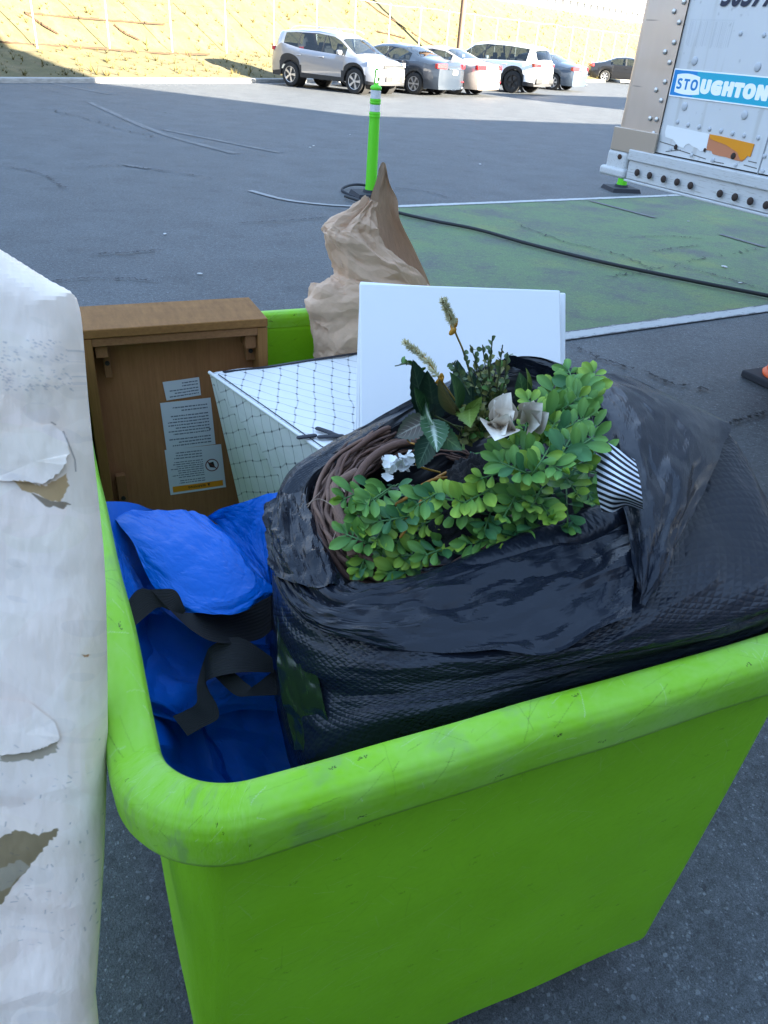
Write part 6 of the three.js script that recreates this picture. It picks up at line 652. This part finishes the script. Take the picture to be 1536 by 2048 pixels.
carAt(1024, 186, { name: 'white_suv', label: 'white sport utility vehicle with black wheels, parked nose-in below the pole', paint: paint(0.72, 0.74, 0.76, 0.0), axle: -1.42, side: -1 }, wsuv);
carAt(1104, 180, { name: 'blue_sedan', label: 'grey blue sedan parked nose-in on the far side of the white sport utility vehicle', paint: paint(0.06, 0.085, 0.12, 0.4), axle: -1.36, side: -1 }, sedan);
carAt(1207, 164, { name: 'black_sedan', label: 'black sedan standing side-on beside the trailer corner post', paint: paint(0.006, 0.006, 0.007, 0.1), axle: -1.36, side: 1, yaw: -0.12 }, sedan);
// ------------------------------------------------------------------ delineator posts, cone, cable
const limePlastic = phys({ color: lin(0.12, 0.62, 0.012), roughness: 0.5 }), rubber = std({ color: lin(0.022, 0.024, 0.03), roughness: 0.85 }), tapeM = std({ map: tex(128, 128, (u, v) => { const k = 0.62 * (1 + 0.3 * tfb(u, v, 8, 4, 4)); return [k, k, k].map((q) => 255 * Math.pow(clamp(q), 1 / 2.2)); }), roughness: 0.45 });
function delineator(p, yaw, label) {
  const g = thing('delineator_post', label, 'delineator post', 'green delineator posts'); const H = 1.17; const lt = (a, m, name) => part(name, new THREE.LatheGeometry(a.map(([r, y]) => new THREE.Vector2(r, y)), 32), m, g);
  lt([[0.070, 0.05], [0.070, 0.10], [0.066, 0.11], [0.064, 0.40], [0.060, 0.80], [0.058, 0.845], [0.064, 0.85], [0.064, 0.865], [0.060, 0.87], [0.064, 0.882], [0.064, 0.90], [0.057, 0.905], [0.0555, 0.98], [0.056, 0.985], [0.063, 0.99], [0.063, 1.0], [0.058, 1.008], [0.063, 1.016], [0.063, 1.03], [0.057, 1.035], [0.0555, 1.12], [0.056, 1.125], [0.064, 1.13], [0.064, 1.15], [0.05, 1.165], [0.03, 1.17], [0.02, 1.19], [0, 1.192]], limePlastic, 'tube');
  lt([[0.0585, 0.908], [0.0575, 0.978]], tapeM, 'reflective_band'); lt([[0.0582, 1.038], [0.0575, 1.122]], tapeM, 'reflective_band');
  part('handle', tube([V3(-0.02, 1.185, 0), V3(-0.018, 1.22, 0), V3(-0.012, 1.26, 0), V3(-0.016, 1.30, 0), V3(0, 1.325, 0), V3(0.016, 1.30, 0), V3(0.012, 1.26, 0), V3(0.018, 1.22, 0), V3(0.02, 1.185, 0)], 0.0085, 40, 8), limePlastic, g);
  const bs = new THREE.CylinderGeometry(0.27, 0.30, 0.05, 4, 1).rotateY(Math.PI / 4).translate(0, 0.025, 0); part('rubber_base', toCreasedNormals(bs.toNonIndexed(), 0.4), rubber, g); part('base_collar', new THREE.CylinderGeometry(0.085, 0.10, 0.03, 24).translate(0, 0.065, 0), rubber, g); g.position.copy(p); g.rotation.y = yaw; return g;
}
const d1 = onY(741, 393), d2 = onY(1241, 381); delineator(d1, 0.35, 'lime green delineator post with two white bands behind the brown paper bag'); delineator(d2, 0.2, 'lime green delineator post standing below the corner of the trailer');
{ const l = [[748, 373], [715, 369], [690, 374], [684, 380], [700, 390], [725, 398], [745, 402]].map(([x, y], i) => onY(x, y, 0.02 + 0.02 * Math.sin(i))); single('rubber_hose_loop', tube(l, 0.016, 60, 8), rubber, 'loop of black rubber hose lying at the foot of the green post', 'hose'); }
{ const pts = [[690, 398], [760, 420], [800, 432], [870, 448], [950, 464], [1060, 495], [1200, 530], [1350, 562], [1536, 599], [1700, 630]].map(([x, y]) => onY(x, y, 0.0)); const q = pts.map((p, i) => p.clone().setY(0.030)); single('black_cable', tube(q, 0.017, 160, 8), std({ color: lin(0.012, 0.014, 0.016), roughness: 0.7 }), 'black cable lying across the worn green bay', 'cable'); }
{ const g = thing('traffic_cone', 'orange traffic cone on a black rubber base beside the worn white line', 'traffic cone'); const c = onY(1490, 772), ax = V3(0.80, 0, 0.60); // left corner of the base shows
  const hb = 0.19; g.position.copy(c).addScaledVector(V3(0.96, 0, -0.28), hb * 1.38 + 0.03); g.rotation.y = 0.50; part('rubber_base', rbox(hb * 2, 0.045, hb * 2, 0.012, 3).translate(0, 0.0225, 0), rubber, g); part('cone', new THREE.LatheGeometry([[0.15, 0.045], [0.155, 0.06], [0.14, 0.075], [0.135, 0.08], [0.03, 0.70], [0.025, 0.71], [0, 0.71]].map(([a, b]) => new THREE.Vector2(a, b)), 32), phys({ color: lin(0.75, 0.10, 0.015), roughness: 0.5 }), g); part('reflective_collar', new THREE.LatheGeometry([[0.0905, 0.36], [0.0655, 0.51]].map(([a, b]) => new THREE.Vector2(a, b)), 32), tapeM, g); }
renderer.render(scene, camera);
